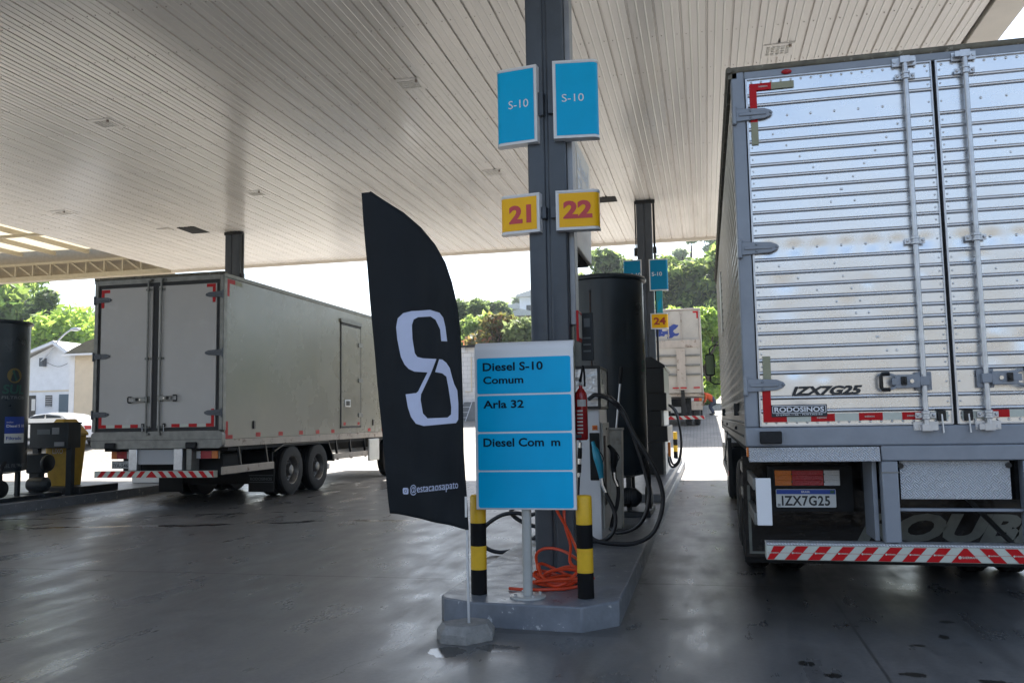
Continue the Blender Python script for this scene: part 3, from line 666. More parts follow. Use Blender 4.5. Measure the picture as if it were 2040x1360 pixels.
# ================================================================== FLAG
FY = 5.80
def flag_y(x, z):
    e = max(0, min(1, (x+2.4)/.75))
    return FY+.016*math.sin(x*15+z*2.5)*(.4+.6*e)+.012*math.sin(x*33-z*3.1)*e*e-.02*math.sin((z-.8)*1.5)+.006*math.sin(x*9+z*11)*(.3+e)
Lz = [3.18, 2.93, 2.518, 2.075, 1.639, 1.281, .927, .85]; Lx = [-2.424, -2.405, -2.366, -2.324, -2.284, -2.251, -2.222, -2.214]
Rz = [3.176, 3.108, 3.003, 2.883, 2.747, 2.615, 2.467, 2.303, 2.123, 1.909, 1.626, 1.276, .998, .741]
Rx = [-2.36, -2.265, -2.11, -1.977, -1.864, -1.79, -1.736, -1.70, -1.684, -1.676, -1.672, -1.669, -1.659, -1.651]
t = thing('feather_flag', 'tall black feather flag printed with a large white S', 'flag', (-1.64, FY, 0))
b = MB(); NU, NV = 80, 130; vs = []
for j in range(NV+1):
    v = j/NV
    for i in range(NU+1):
        u = i/NU
        zt = 3.18; zb = .85+( .741-.85)*u**1.3
        z = zb+(zt-zb)*v
        xl = float(np.interp(-z, [-q for q in Lz], Lx)); xr = float(np.interp(-z, [-q for q in Rz], Rx))
        x = xl+(xr-xl)*u
        vs.append((x, flag_y(x, z), z))
fs = [(j*(NU+1)+i, j*(NU+1)+i+1, (j+1)*(NU+1)+i+1, (j+1)*(NU+1)+i) for j in range(NV) for i in range(NU)]
cl = b.add(vs, fs).build('cloth', 'flag', t, sharp=0)
for p in cl.data.polygons: p.use_smooth = True
sm = cl.modifiers.new('thickness', 'SOLIDIFY'); sm.thickness = .003; sm.offset = 1
S = [(343, 393), (300, 480), (262, 550), (234, 605), (230, 640), (240, 725), (265, 758), (390, 762), (412, 745), (417, 700), (412, 580), (405, 510), (378, 487), (328, 473), (362, 397), (385, 402), (412, 425), (432, 460), (442, 520), (450, 560), (466, 600), (466, 680), (457, 780), (440, 800), (240, 803), (195, 785), (165, 740), (148, 680), (137, 597), (205, 595), (218, 585), (250, 525), (280, 472), (200, 460), (165, 440), (140, 410), (120, 360), (105, 250), (102, 170), (115, 115), (150, 85), (200, 75), (320, 80), (380, 105), (405, 140), (417, 200), (425, 292), (383, 285), (378, 210), (350, 145), (320, 122), (240, 118), (212, 130), (200, 165), (200, 250), (210, 345), (225, 370), (260, 382)]
def printed(polys, name, fine=.03):
    bm = bmesh.new()
    for pts in polys:
        vv = [bm.verts.new((x, 0, z)) for x, z in pts]
        for tri in tessellate_polygon([[Vector((x, z, 0)) for x, z in pts]]):
            try: bm.faces.new([vv[i] for i in tri])
            except ValueError: pass
    for _ in range(4):
        es = [e for e in bm.edges if e.calc_length() > fine]
        if not es: break
        bmesh.ops.subdivide_edges(bm, edges=es, cuts=1); bmesh.ops.triangulate(bm, faces=[f for f in bm.faces if len(f.verts) > 3])
    mb = MB(); bm.verts.index_update(); mb.add([(v.co.x, flag_y(v.co.x, v.co.z)-.0065, v.co.z) for v in bm.verts], [tuple(v.index for v in f.verts) for f in bm.faces]); bm.free()
    return mb
def flag_xz(px, py):        # print layout measured on the cloth
    X, Y = 760+px/3.239, 600+py/3.239
    return (-2.15+(X-790.9)*.003740+(Y-623.2)*.000195, 2.275-(Y-623.2)*.003662+(X-790.9)*.00022)
printed([[flag_xz(*q) for q in S]], 'emblem').build('emblem', 'flag_white', cl, sharp=0)
vs, fs = text_polys('@estacaosapato', .0)
mb = printed([[(-2.053+.345*vs[i][0], .975+.075*vs[i][1]+.033*vs[i][0]) for i in f] for f in fs], 'txt', .02); mb.build('lettering', 'flag_white', cl, sharp=0)
ic = rrect(-2.111, -2.066, .985, 1.03, .011); b2 = printed([ic], 'ic', .015); b2.build('icon', 'flag_white', cl, sharp=0)
mb = MB(); c = (-2.0885, 1.0075)
def ring(r0, r1, n=16): return [[(c[0]+r*math.cos(2*PI*(k+d)/n), c[1]+r*math.sin(2*PI*(k+d)/n)) for r, d in ((r0, 0), (r1, 0), (r1, 1), (r0, 1))] for k in range(n)]
for q in ring(.008, .0115): mb.quad(*[(x, flag_y(x, z)-.0095, z) for x, z in q])
mb.quad(*[(x, flag_y(x, z)-.008, z) for x, z in ((-2.076, 1.019), (-2.072, 1.019), (-2.072, 1.023), (-2.076, 1.023))]); mb.build('icon_ring', 'flag', cl, sharp=0)
pp = [(x, flag_y(x, z)+.01, z) for x, z in zip(Rx, Rz)]
MB().tube([(-1.640, FY, .09), (-1.645, FY, .417)]+pp[::-1], [.010, .010]+[.009-.004*k/13 for k in range(14)], 8).build('pole', 'alu_pole', t)
MB().tube([(x, y-.004, z) for x, y, z in pp], .014, 8).build('pole_sleeve', 'flag', t)
b = MB(); p = [(-1.88, 5.82), (-1.80, 5.66), (-1.62, 5.635), (-1.475, 5.80), (-1.50, 5.96), (-1.68, 6.0)]
vs = [(x, y, 0.0) for x, y in p]+[(x, y, .062) for x, y in p]+[(-1.665+(x+1.665)*.80, 5.815+(y-5.815)*.8, .115) for x, y in p]
fs = [tuple(range(6))[::-1], tuple(range(12, 18))]+[(i, (i+1) % 6, 6+(i+1) % 6, 6+i) for i in range(6)]+[(6+i, 6+(i+1) % 6, 12+(i+1) % 6, 12+i) for i in range(6)]
b.add(vs, fs).build('block_base', 'concrete_block', t, bevel=.005, sharp=30)
MB().box(-1.655, -1.640, FY-.018, FY-.014, .83, .97).build('care_tag', 'label_white', t)

# ================================================================== FUEL PUMP
t = thing('fuel_pump', 'white fuel pump wrapped in silvery plastic behind the price board', 'fuel pump', (-1.36, 9.6, .175))
MB().box(-1.60, -1.125, 9.24, 9.95, .175, 1.60).build('body', 'white', t, bevel=.012)
MB().box(-1.63, -1.115, 9.20, 9.97, 1.60, 2.045).build('wrapped_head', 'foil', t, bevel=.01)
b = MB()
for y in (9.193, 9.977):
    for z in (1.605, 2.04): b.box(-1.635, -1.11, y-.006, y+.006, z-.016, z+.016)
    for x in (-1.63, -1.115): b.box(x-.016, x+.016, y-.005, y+.007, 1.6, 2.05)
for x in (-1.635, -1.11):
    for z in (1.605, 2.04): b.box(x-.005, x+.005, 9.2, 9.97, z-.012, z+.012)
b.build('edge_tape', 'tape_black', t)
MB().box(-1.238, -1.13, 9.225, 9.25, .83, 1.335).build('nozzle_holster', 'black_rough', t, bevel=.008)
MB().box(-1.122, -1.10, 9.30, 9.93, .30, 1.44).build('side_panel', 'white_dirty', t, bevel=.006)
MB().box(-1.112, -1.094, 9.36, 9.52, .55, 1.30).build('side_holster', 'tank_seam', t, bevel=.006)
b = MB().box(-1.205, -1.150, 9.232, 9.24, 1.365, 1.415); b.build('number_sticker', 'orange', t)
b = MB(); text(b, '44', rect_y(-1.196, -1.159, 1.375, 1.405, 9.2305), .03); b.build('lettering', 'num_dark', t, sharp=0)
MB().box(-1.10, -1.093, 9.60, 9.63, 1.36, 1.385).build('lock', 'black', t)
def nozzle(pts, m, name='nozzle'):
    b = MB(); b.tube(pts, [.020, .022, .036, .045, .042, .031, .026], 10, smooth=3)
    o = b.build(name, m, t)
    b = MB(); p = Vector(pts[-1]); q = p-Vector(pts[-2]); q.normalize()
    b.tube([p, p+q*.05+Vector((0, 0, -.02)), p+q*.07+Vector((.03, 0, -.08))], [.026, .024, .021], 10); b.build('swivel', 'chrome', o)
    b = MB(); a = Vector(pts[2]); c = Vector(pts[4]); b.tube([a+Vector((.035, 0, 0)), (a+c)/2+Vector((.062, 0, 0)), c+Vector((.025, 0, 0))], .006, 6, smooth=3); b.build('trigger_guard', 'black', o)
    return o
nozzle([(-1.195, 9.17, 1.24), (-1.18, 9.15, 1.19), (-1.165, 9.14, 1.15), (-1.145, 9.13, 1.08), (-1.125, 9.13, 1.0), (-1.115, 9.13, .92), (-1.105, 9.13, .86)], 'cyan_nozzle')
nozzle([(-1.06, 9.47, 1.19), (-1.04, 9.46, 1.17), (-1.01, 9.45, 1.12), (-1.0, 9.44, 1.06), (-1.005, 9.44, 1.0), (-1.01, 9.44, .95), (-1.005, 9.44, .90)], 'black')
b = MB(); b.tube([(-1.22, 9.16, 1.70), (-1.16, 9.1, 1.735), (-1.12, 9.1, 1.735), (-1.01, 9.1, 1.695), (-.89, 9.1, 1.585), (-.79, 9.1, 1.40), (-.71, 9.1, 1.15), (-.635, 9.1, .88), (-.612, 9.1, .69), (-.66, 9.1, .48), (-.78, 9.15, .34), (-.96, 9.25, .28), (-1.05, 9.3, .32)], .023, 10, smooth=6)
b.build('delivery_hose', 'hose_black', t)
b = MB(); b.tube([(-1.11, 9.5, 1.74), (-.98, 9.0, 1.70), (-.86, 9.0, 1.575), (-.75, 9.0, 1.33), (-.605, 9.0, 1.08), (-.505, 9.0, .87), (-.465, 9.0, .67), (-.505, 9.0, .46), (-.60, 9.0, .29), (-.78, 9.0, .205), (-1.03, 9.0, .203), (-1.2, 9.02, .24), (-1.28, 9.1, .35)], .023, 10, smooth=6)
b.build('delivery_hose', 'hose_black', t)
b = MB(); b.tube([(-1.09, 9.13, .80), (-1.06, 9.14, .69), (-1.0, 9.15, .56), (-.972, 9.15, .44), (-1.0, 9.15, .30), (-1.1, 9.15, .21), (-1.25, 9.12, .20), (-1.45, 9.1, .22)], .021, 10, smooth=6); b.build('nozzle_hose', 'hose_black', t)
b = MB(); b.tube([(-.985, 9.44, .82), (-.965, 9.45, .70), (-.985, 9.46, .55), (-1.03, 9.48, .42), (-1.06, 9.5, .30)], .021, 10, smooth=6); b.build('nozzle_hose', 'hose_black', t)
b = MB(); b.tube([(-1.62, 9.35, .9), (-1.75, 9.38, .55), (-1.93, 9.4, .44), (-2.10, 9.4, .46), (-2.28, 9.4, .43), (-2.47, 9.4, .30), (-2.52, 9.4, .17), (-2.44, 9.4, .07), (-2.27, 9.4, .03), (-2.05, 9.4, .09), (-1.9, 9.4, .19), (-1.7, 9.36, .30), (-1.62, 9.35, .4)], .023, 10, smooth=6); b.build('delivery_hose', 'hose_black', t)
b = MB(); b.tube([(-1.62, 9.5, 1.2), (-2.0, 9.5, .62), (-2.18, 9.5, .47), (-2.05, 9.5, .35), (-1.85, 9.5, .30), (-1.62, 9.5, .34)], .024, 10, smooth=6); b.build('delivery_hose', 'hose_black', t)

# ---- fire extinguisher hung on the column's right side
t = thing('fire_extinguisher', 'red fire extinguisher hung beside the column', 'fire extinguisher', (-1.075, 7.62, 1.25))
c = (-1.095, 7.66, 0); B0 = 1.30
MB().lathe([(.045, B0), (.057, B0+.012), (.058, B0+.38), (.052, B0+.42), (.030, B0+.455), (.018, B0+.465), (.018, B0+.49)], c, seg=24).build('cylinder', 'ext_red', t, sharp=60)
b = MB().box(c[0]-.016, c[0]+.016, c[1]-.016, c[1]+.016, B0+.485, B0+.525); b.build('valve', 'chrome', t, bevel=.004)
MB().bar((c[0]-.01, c[1], B0+.525), (c[0]+.012, c[1]-.01, B0+.60), .016, .008).build('lever', 'black', t)
MB().tube([(c[0], c[1], B0+.51), (c[0]+.01, c[1]-.03, B0+.56), (c[0]+.022, c[1]-.03, B0+.63), (c[0]+.026, c[1]-.01, B0+.66), (c[0]+.032, c[1]+.03, B0+.60), (c[0]+.03, c[1]+.04, B0+.48)], .010, 8, smooth=4).build('discharge_hose', 'rubber', t)
MB().lathe([(.019, -.004), (.019, .012)], (c[0]-.03, c[1]-.02, B0+.545), 'y', 16).build('gauge', 'chrome', t)
def cyl_map(cx, cy, R, a0, a1, z0, z1): return lambda u, v: (cx+R*math.sin(a0+(a1-a0)*u), cy-R*math.cos(a0+(a1-a0)*u), z0+(z1-z0)*v)
def cyl_patch(mb, cx, cy, R, a0, a1, z0, z1, n=8):
    f = cyl_map(cx, cy, R, a0, a1, z0, z1)
    for k in range(n): mb.quad(f(k/n, 0), f((k+1)/n, 0), f((k+1)/n, 1), f(k/n, 1))
    return mb
b = cyl_patch(MB(), c[0], c[1], .0595, -.45, .95, B0+.30, B0+.36); b.mi(1)
lab = b.build('label', ['label_white'], t)
b = MB()
for k in range(7): cyl_patch(b, c[0], c[1], .0593, -.55, .35, B0+.06+k*.032, B0+.075+k*.032, 6)
b.build('instruction_label', 'label_white', t)
MB().box(-1.14, -1.09, 7.60, 7.72, B0+.02, B0+.05).build('hanger', 'steel_dark', t)
t = thing('coupling_hose', 'short black hose with silver couplings hanging under the extinguisher', 'hose', (-1.15, 8.0, .7))
for (za, zb, r, m, n) in ((1.27, 1.22, .016, 'chrome', 'coupling'), (1.22, 1.12, .021, 'rubber', 'grip'), (1.12, 1.07, .017, 'chrome', 'coupling'), (1.07, .99, .021, 'rubber', 'grip'), (.99, .95, .015, 'chrome', 'coupling'), (.95, .40, .014, 'hose_black', 'tail')):
    MB().tube([(-1.16-(1.27-za)*.07, 8, za), (-1.16-(1.27-zb)*.07, 8, zb)], r, 10).build(n, m, t)
MB().tube([(-1.16, 8.0, 1.265), (-1.16, 7.9, 1.34), (-1.16, 7.67, 1.36)], .008, 6, smooth=3).build('hook', 'zinc', t)

# ---- white bin with the squeegee standing in it
t = thing('wash_bin', 'tall white plastic bin beside the dark tank', 'bin', (-1.04, 10.45, .175))
b = MB(); vs = []
for z, e in ((.18, .0), (1.34, .02), (1.345, .03), (1.37, .03), (1.37, .012), (.4, -.005)):
    vs += [(-1.145-e, 10.36-e, z), (-1.02+e, 10.36-e, z), (-1.02+e, 10.56+e, z), (-1.145-e, 10.56+e, z)]
fs = [(0, 3, 2, 1), (20, 21, 22, 23)]+[(i*4+k, i*4+(k+1) % 4, i*4+4+(k+1) % 4, i*4+4+k) for i in range(5) for k in range(4)]
b.add(vs, fs).build('body', 'bin_grey', t, bevel=.006)
t = thing('squeegee', 'long silver squeegee pole with a black grip leaning in the white bin', 'squeegee', (-1.08, 10.42, .9))
MB().cyl((-1.12, 10.42, .9), (-1.005, 10.42, 1.92), .013, 10).build('handle', 'alu_pole', t)
MB().cyl((-1.007, 10.42, 1.90), (-.985, 10.42, 2.10), .021, 10).build('grip', 'rubber', t)

# ================================================================== FILTER TANKS
def filter_tank(cx, cy, r, label, text_a):
    t = thing('filter_tank', label, 'tank', (cx, cy, .175), 'dark diesel filter tanks')
    z0, z1 = .72, 3.40
    MB().lathe([(0, z0-.06), (r*.6, z0-.05), (r, z0), (r, z1)], (cx, cy, 0), seg=64).build('shell', 'tank', t, sharp=30)
    MB().lathe([(r+.004, z1-.01), (r+.045, z1), (r+.05, z1+.03), (r+.03, z1+.055), (r*.5, z1+.085), (0, z1+.09)], (cx, cy, 0), seg=64).build('lid', 'tank', t, sharp=40)
    b = MB(); a = -.29; p = (cx+(r+.002)*math.sin(a), cy-(r+.002)*math.cos(a)); b.box(p[0]-.007, p[0]+.007, p[1]-.012, p[1]+.02, z0+.1, z1-.18); b.build('seam', 'tank_seam', t)
    b = MB(); b.box(p[0]-.012, p[0]+.012, p[1]-.022, p[1]+.02, z1-.20, z1-.16); b.build('latch', 'black', t)
    for k in range(4):
        a = PI/4+k*PI/2; MB().box(cx+r*.75*math.cos(a)-.035, cx+r*.75*math.cos(a)+.035, cy+r*.75*math.sin(a)-.035, cy+r*.75*math.sin(a)+.035, .17, z0+.05).build('leg', 'machine', t)
    MB().box(cx-.55, cx+.58, cy-.56, cy+.56, .178, .25).build('base_frame', 'machine', t, bevel=.008)
    # pump, motor and pipes below the shell
    MB().lathe([(.02, -.36), (.10, -.35), (.125, -.30), (.125, .02), (.10, .05), (.05, .10)], (cx+.36, cy-.35, .42), 'x', 20).build('motor', 'machine', t, sharp=40)
    b = MB()
    for k in range(9): b.lathe([(.126, -.27+k*.03), (.134, -.268+k*.03), (.134, -.262+k*.03), (.126, -.26+k*.03)], (cx+.36, cy-.35, .42), 'x', 16)
    b.build('cooling_fins', 'machine', t)
    MB().lathe([(.05, 0), (.15, .01), (.16, .05), (.15, .09), (.05, .11)], (cx+.50, cy-.35, .42), 'x', 20).build('pump_head', 'black', t, sharp=40)
    b = MB(); b.tube([(cx+.55, cy-.35, .55), (cx+.55, cy-.35, .75), (cx+.50, cy-.2, .9)], .035, 10, smooth=3); b.tube([(cx-.6, cy-.48, .33), (cx+.1, cy-.48, .33), (cx+.3, cy-.45, .36)], .03, 10)
    b.tube([(cx-.2, cy-.45, .33), (cx-.2, cy-.40, .74)], .03, 10); b.build('pipework', 'black_rough', t)
    b = MB(); b.ball((cx+.14, cy-.46, .36), .07); b.ball((cx-.2, cy-.45, .52), .06); b.build('valve', 'zinc', t)
    # lettering wrapped on the shell
    R = r+.004; s = text_a
    b = MB(); text(b, 'SUL', cyl_map(cx, cy, R, s-.36, s+.36, 2.11, 2.28), .03, .1); b.build('lettering', 'green_logo', t, sharp=0)
    b = MB(); text(b, 'FILTROS', cyl_map(cx, cy, R, s-.38, s+.38, 2.02, 2.075), .02, .1); b.build('lettering', 'grey_logo', t, sharp=0)
    n = 24; f = cyl_map(cx, cy, R, s-.24, s+.24, 2.31, 2.58); b = MB()
    b.quad(*[f(.5+.5*math.cos(2*PI*k/n), .5+.5*math.sin(2*PI*k/n)) for k in range(n)]); b.build('emblem', 'gold_logo', t, sharp=0)
    f = cyl_map(cx, cy, R+.003, s-.24, s+.24, 2.31, 2.58); b = MB()
    for k in range(12):
        q = []
        for (kk, w) in ((k, -.11), (k+1, -.11), (k+1, .11), (k, .11)):
            a = kk/12; q.append(f(.22+.56*a+w*.3, .5+.30*math.sin((a-.5)*2*PI)*-1+w*.8))
        b.quad(*q)
    b.build('emblem_swirl', 'green_logo', t, sharp=0)
    b = MB(); text(b, 'DIESEL FILTRADO', cyl_map(cx, cy, R, s-.46, s+.62, .79, .855), .012); b.build('lettering', 'grey_logo', t, sharp=0)
    return t
filter_tank(-1.345, 12.1, .535, 'tall dark cylindrical filter tank right of the nearest column', 1.52)
tl = filter_tank(-12.80, 13.3, .575, 'tall dark filter tank at the left edge with a blue sticker', 1.36)
b = cyl_patch(MB(), -12.8, 13.3, .58, 1.10, 1.80, 1.40, 1.70)
st = b.build('sticker', 'sticker_blue', tl)
b = cyl_patch(MB(), -12.8, 13.3, .58, 1.10, 1.80, 1.23, 1.397); b.build('sticker_foot', 'plate_white', st)
b = MB(); text(b, 'Diesel S 10', cyl_map(-12.8, 13.3, .583, 1.15, 1.78, 1.51, 1.56), .02); b.build('lettering', 'white_ink', st, sharp=0); b = MB(); text(b, 'evolux', cyl_map(-12.8, 13.3, .583, 1.15, 1.36, 1.59, 1.62), .0); b.build('lettering', 'white_ink', st, sharp=0)
b = MB(); text(b, 'Filtrado', cyl_map(-12.8, 13.3, .583, 1.15, 1.68, 1.285, 1.345), .02); b.build('lettering', 'sticker_blue', st, sharp=0)
t = thing('control_cabinet', 'dark control cabinet on legs between the left tank and yellow bin', 'cabinet', (-12.5, 14.5, .175))
MB().box(-12.98, -12.10, 14.4, 14.75, 1.09, 1.575).build('case', 'machine', t, bevel=.01)
MB().box(-13.0, -12.09, 14.38, 14.77, 1.56, 1.59).build('lid', 'machine', t)
for x in (-12.93, -12.16): MB().box(x-.06, x+.06, 14.5, 14.6, .17, 1.1).build('leg', 'machine', t)
b = MB().box(-12.80, -12.50, 14.388, 14.402, 1.36, 1.46); b.build('name_plate', 'grey_logo', t); MB().box(-12.46, -12.30, 14.388, 14.402, 1.36, 1.49).build('warning_plate', 'steel_light', t)
MB().box(-12.40, -12.18, 14.388, 14.402, 1.13, 1.21).build('warning_plate', 'steel_light', t)
t = thing('pump_motor', 'grimy motor pump unit below the control cabinet', 'motor', (-12.5, 14.2, .175))
MB().box(-12.78, -12.42, 14.1, 14.3, .62, 1.0).build('gearbox', 'machine', t, bevel=.03); MB().lathe([(.14, 0), (.16, .03), (.16, .08), (.05, .1)], (-12.42, 14.2, .82), 'x', 20).build('flywheel', 'black', t)
MB().lathe([(.12, 0), (.14, .05), (.14, .35), (.06, .42)], (-12.62, 14.05, .42), 'x', 18).build('motor', 'machine', t, sharp=40)
b = MB().box(-12.9, -12.2, 13.95, 14.4, .178, .26); b.box(-12.72, -12.5, 14.12, 14.28, .25, .64); b.build('bed', 'machine', t, bevel=.01)

t = thing('wheelie_bin', 'dull yellow swing lid rubbish bin on a black tray', 'bin', (-12.7, 15.05, .3))
b = MB(); vs = []
for z, e in ((.32, .21), (1.32, .27)): vs += [(-12.70-e, 15.05-e, z), (-12.70+e, 15.05-e, z), (-12.70+e, 15.05+e, z), (-12.70-e, 15.05+e, z)]
b.add(vs, [(0, 3, 2, 1), (4, 5, 6, 7)]+[(k, (k+1) % 4, 4+(k+1) % 4, 4+k) for k in range(4)]).build('body', 'bin_yellow', t, bevel=.015)
b = MB(); vs = []
for z, e, g in ((1.32, .295, .295), (1.37, .295, .295), (1.62, .11, .20), (1.66, .09, .18)): vs += [(-12.70-e, 15.05-g, z), (-12.70+e, 15.05-g, z), (-12.70+e, 15.05+g, z), (-12.70-e, 15.05+g, z)]
b.add(vs, [(0, 3, 2, 1), (12, 13, 14, 15)]+[(i*4+k, i*4+(k+1) % 4, i*4+4+(k+1) % 4, i*4+4+k) for i in range(3) for k in range(4)]).build('lid', 'bin_yellow', t, bevel=.012)
b = MB(); text(b, 'LIXO', rect_y(-12.78, -12.54, .97, 1.07, 14.79), .01); b.build('lettering', 'label_white', t, sharp=0)
b = MB().box(-12.98, -12.02, 14.66, 15.8, .176, .33); b.build('tray_shell', 'black', None, bevel=.02, loc=(-12.5, 15.2, .176)); o = bpy.data.objects['tray_shell']; o.name = 'spill_tray'
tag(o, 'shallow black spill tray under the yellow bin', 'tray')
t = thing('pump_cabinet', 'low white pump cabinet on the left island behind the white truck', 'cabinet', (-12.55, 18.2, .175))
MB().box(-13.05, -12.12, 17.6, 18.8, .178, 1.35).build('case', 'white', t, bevel=.02); MB().box(-13.08, -12.09, 17.57, 18.83, 1.35, 1.40).build('top', 'machine', t, bevel=.01)
b = MB(); b.tube([(-12.12, 17.9, 1.1), (-11.85, 17.7, .6), (-11.78, 17.6, .25), (-11.9, 17.5, .2), (-12.1, 17.55, .6)], .022, 8, smooth=5); b.build('hose', 'hose_black', t)

# ---- second pump, dark, further along the island
t = thing('fuel_pump', 'dark stepped fuel pump beyond the tank with a sunlit side', 'fuel pump', (-1.1, 18.6, .3))
MB().box(-1.32, -.83, 18.0, 20.4, 1.98, 2.52).build('head', 'black', t, bevel=.01)
b = MB().prism([(-1.36, 2.50), (-.80, 2.50), (-.80, 2.55), (-1.08, 2.74), (-1.36, 2.70)], 'y', 17.95, 20.45); b.build('roof_cap', 'black', t, bevel=.008)
MB().box(-1.36, -.79, 17.94, 20.5, 1.62, 1.98).build('display_box', 'black', t, bevel=.01)
MB().box(-1.27, -.86, 18.1, 20.3, 1.30, 1.62).build('neck', 'white_dirty', t)
MB().box(-1.36, -.79, 17.95, 20.5, .98, 1.30).build('hose_box', 'black', t, bevel=.01)
MB().box(-1.30, -.85, 18.05, 20.4, .30, .98).build('base', 'white_dirty', t)
for y, z0 in ((18.05, .5), (20.3, .45)): pass
MB().box(-1.32, -.90, 17.99, 18.04, .31, .97).build('shaded_front', 'black', t); MB().box(-1.30, -.92, 18.06, 18.09, 1.3, 1.62).build('shaded_front', 'black', t)  # black fronts put the shade on the pump's near side into colour
for ya, xa in ((18.9, -.55), (19.8, -.58)):
    MB().tube([(-.8, ya, 1.75), (-.66, ya, 1.6), (xa-.02, ya, 1.25), (xa, ya, .85), (xa-.07, ya, .5), (-.78, ya, .42), (-.86, ya, .7)], .024, 8, smooth=5).build('delivery_hose', 'hose_black', t)
MB().box(-.85, -.80, 19.2, 19.5, .62, .92).build('warning_label', 'orange', t)

# ================================================================== TRUCKS: shared pieces
def wheel(parent, cx, cy, cz, r, side, dual=True, name='wheel'):
    """side = +1: outer face towards +x"""
    w = bpy.data.objects.new(name, None); COL.objects.link(w); w.parent = parent
    p = Vector((0, 0, 0)); q = parent
    while q is not None: p += q.location; q = q.parent
    w.location = Vector((cx, cy, cz))-p
    b = MB()
    for off in ((0, -.33) if dual else (0,)):
        o = off*side; h = .115
        b.lathe([(r*.56, o-h), (r*.80, o-h-.008), (r*.95, o-h*.9), (r*.985, o-h*.7), (r, o-h*.6), (r, o-h*.32), (r-.014, o-h*.30), (r-.014, o-h*.22), (r, o-h*.2), (r, o+h*.2), (r-.014, o+h*.22), (r-.014, o+h*.30), (r, o+h*.32), (r, o+h*.6), (r*.985, o+h*.7), (r*.95, o+h*.9), (r*.80, o+h+.008), (r*.56, o+h)], (cx, cy, cz), 'x', 40, False)
    b.build('tyre', 'rubber', w, sharp=30)
    e = .11*side; b = MB()
    b.lathe([(r*.56, e-.01*side), (r*.51, e-.04*side), (r*.47, e-.13*side), (r*.36, e-.15*side), (r*.24, e-.13*side), (r*.20, e-.10*side), (r*.19, e-.02*side), (r*.12, e-.005*side), (0, e-.005*side)], (cx, cy, cz), 'x', 36, False)
    for k in range(10):
        a = 2*PI*k/10; b.lathe([(.016, e-.15*side), (.016, e-.10*side), (0, e-.098*side)], (cx, cy+r*.345*math.cos(a), cz+r*.345*math.sin(a)), 'x', 6)
    b.build('rim', 'wheel_rim', w, sharp=35)
    MB().lathe([(r*.545, e-.02*side), (r*.575, e+.002*side), (r*.585, e+.004*side), (r*.60, e-.006*side), (r*.59, e-.02*side)], (cx, cy, cz), 'x', 40, False).build('rim_lip', 'rim_lip', w, sharp=60)
    return w
def hinge(door, x, z, y, s, L=.26, H=.085, m='grey_paint'):
    b = MB(); p = [(x, z-H*.55), (x+s*L*.78, z-H*.42), (x+s*L*.94, z-H*.22), (x+s*L, z), (x+s*L*.94, z+H*.22), (x+s*L*.78, z+H*.42), (x, z+H*.55)]
    if s < 0: p = p[::-1]
    b.prism(p, 'y', y-.016, y-.003); b.box(x+s*.03, x+s*L*.82, y-.026, y-.012, z-H*.13, z+H*.13)
    b.cyl((x-s*.002, y-.018, z-H*.75), (x-s*.002, y-.018, z+H*.75), .015, 12)
    for (u, v) in ((.42, .28), (.42, -.28), (.93, 0)): b.ball((x+s*L*u, y-.018, z+H*v), .010, seg=8, rings=4)
    b.cyl((x-s*.002, y-.018, z-H*.8), (x-s*.002, y-.018, z-H*.73), .020, 8)
    return b.build('hinge', m, door, bevel=.003, segs=1)
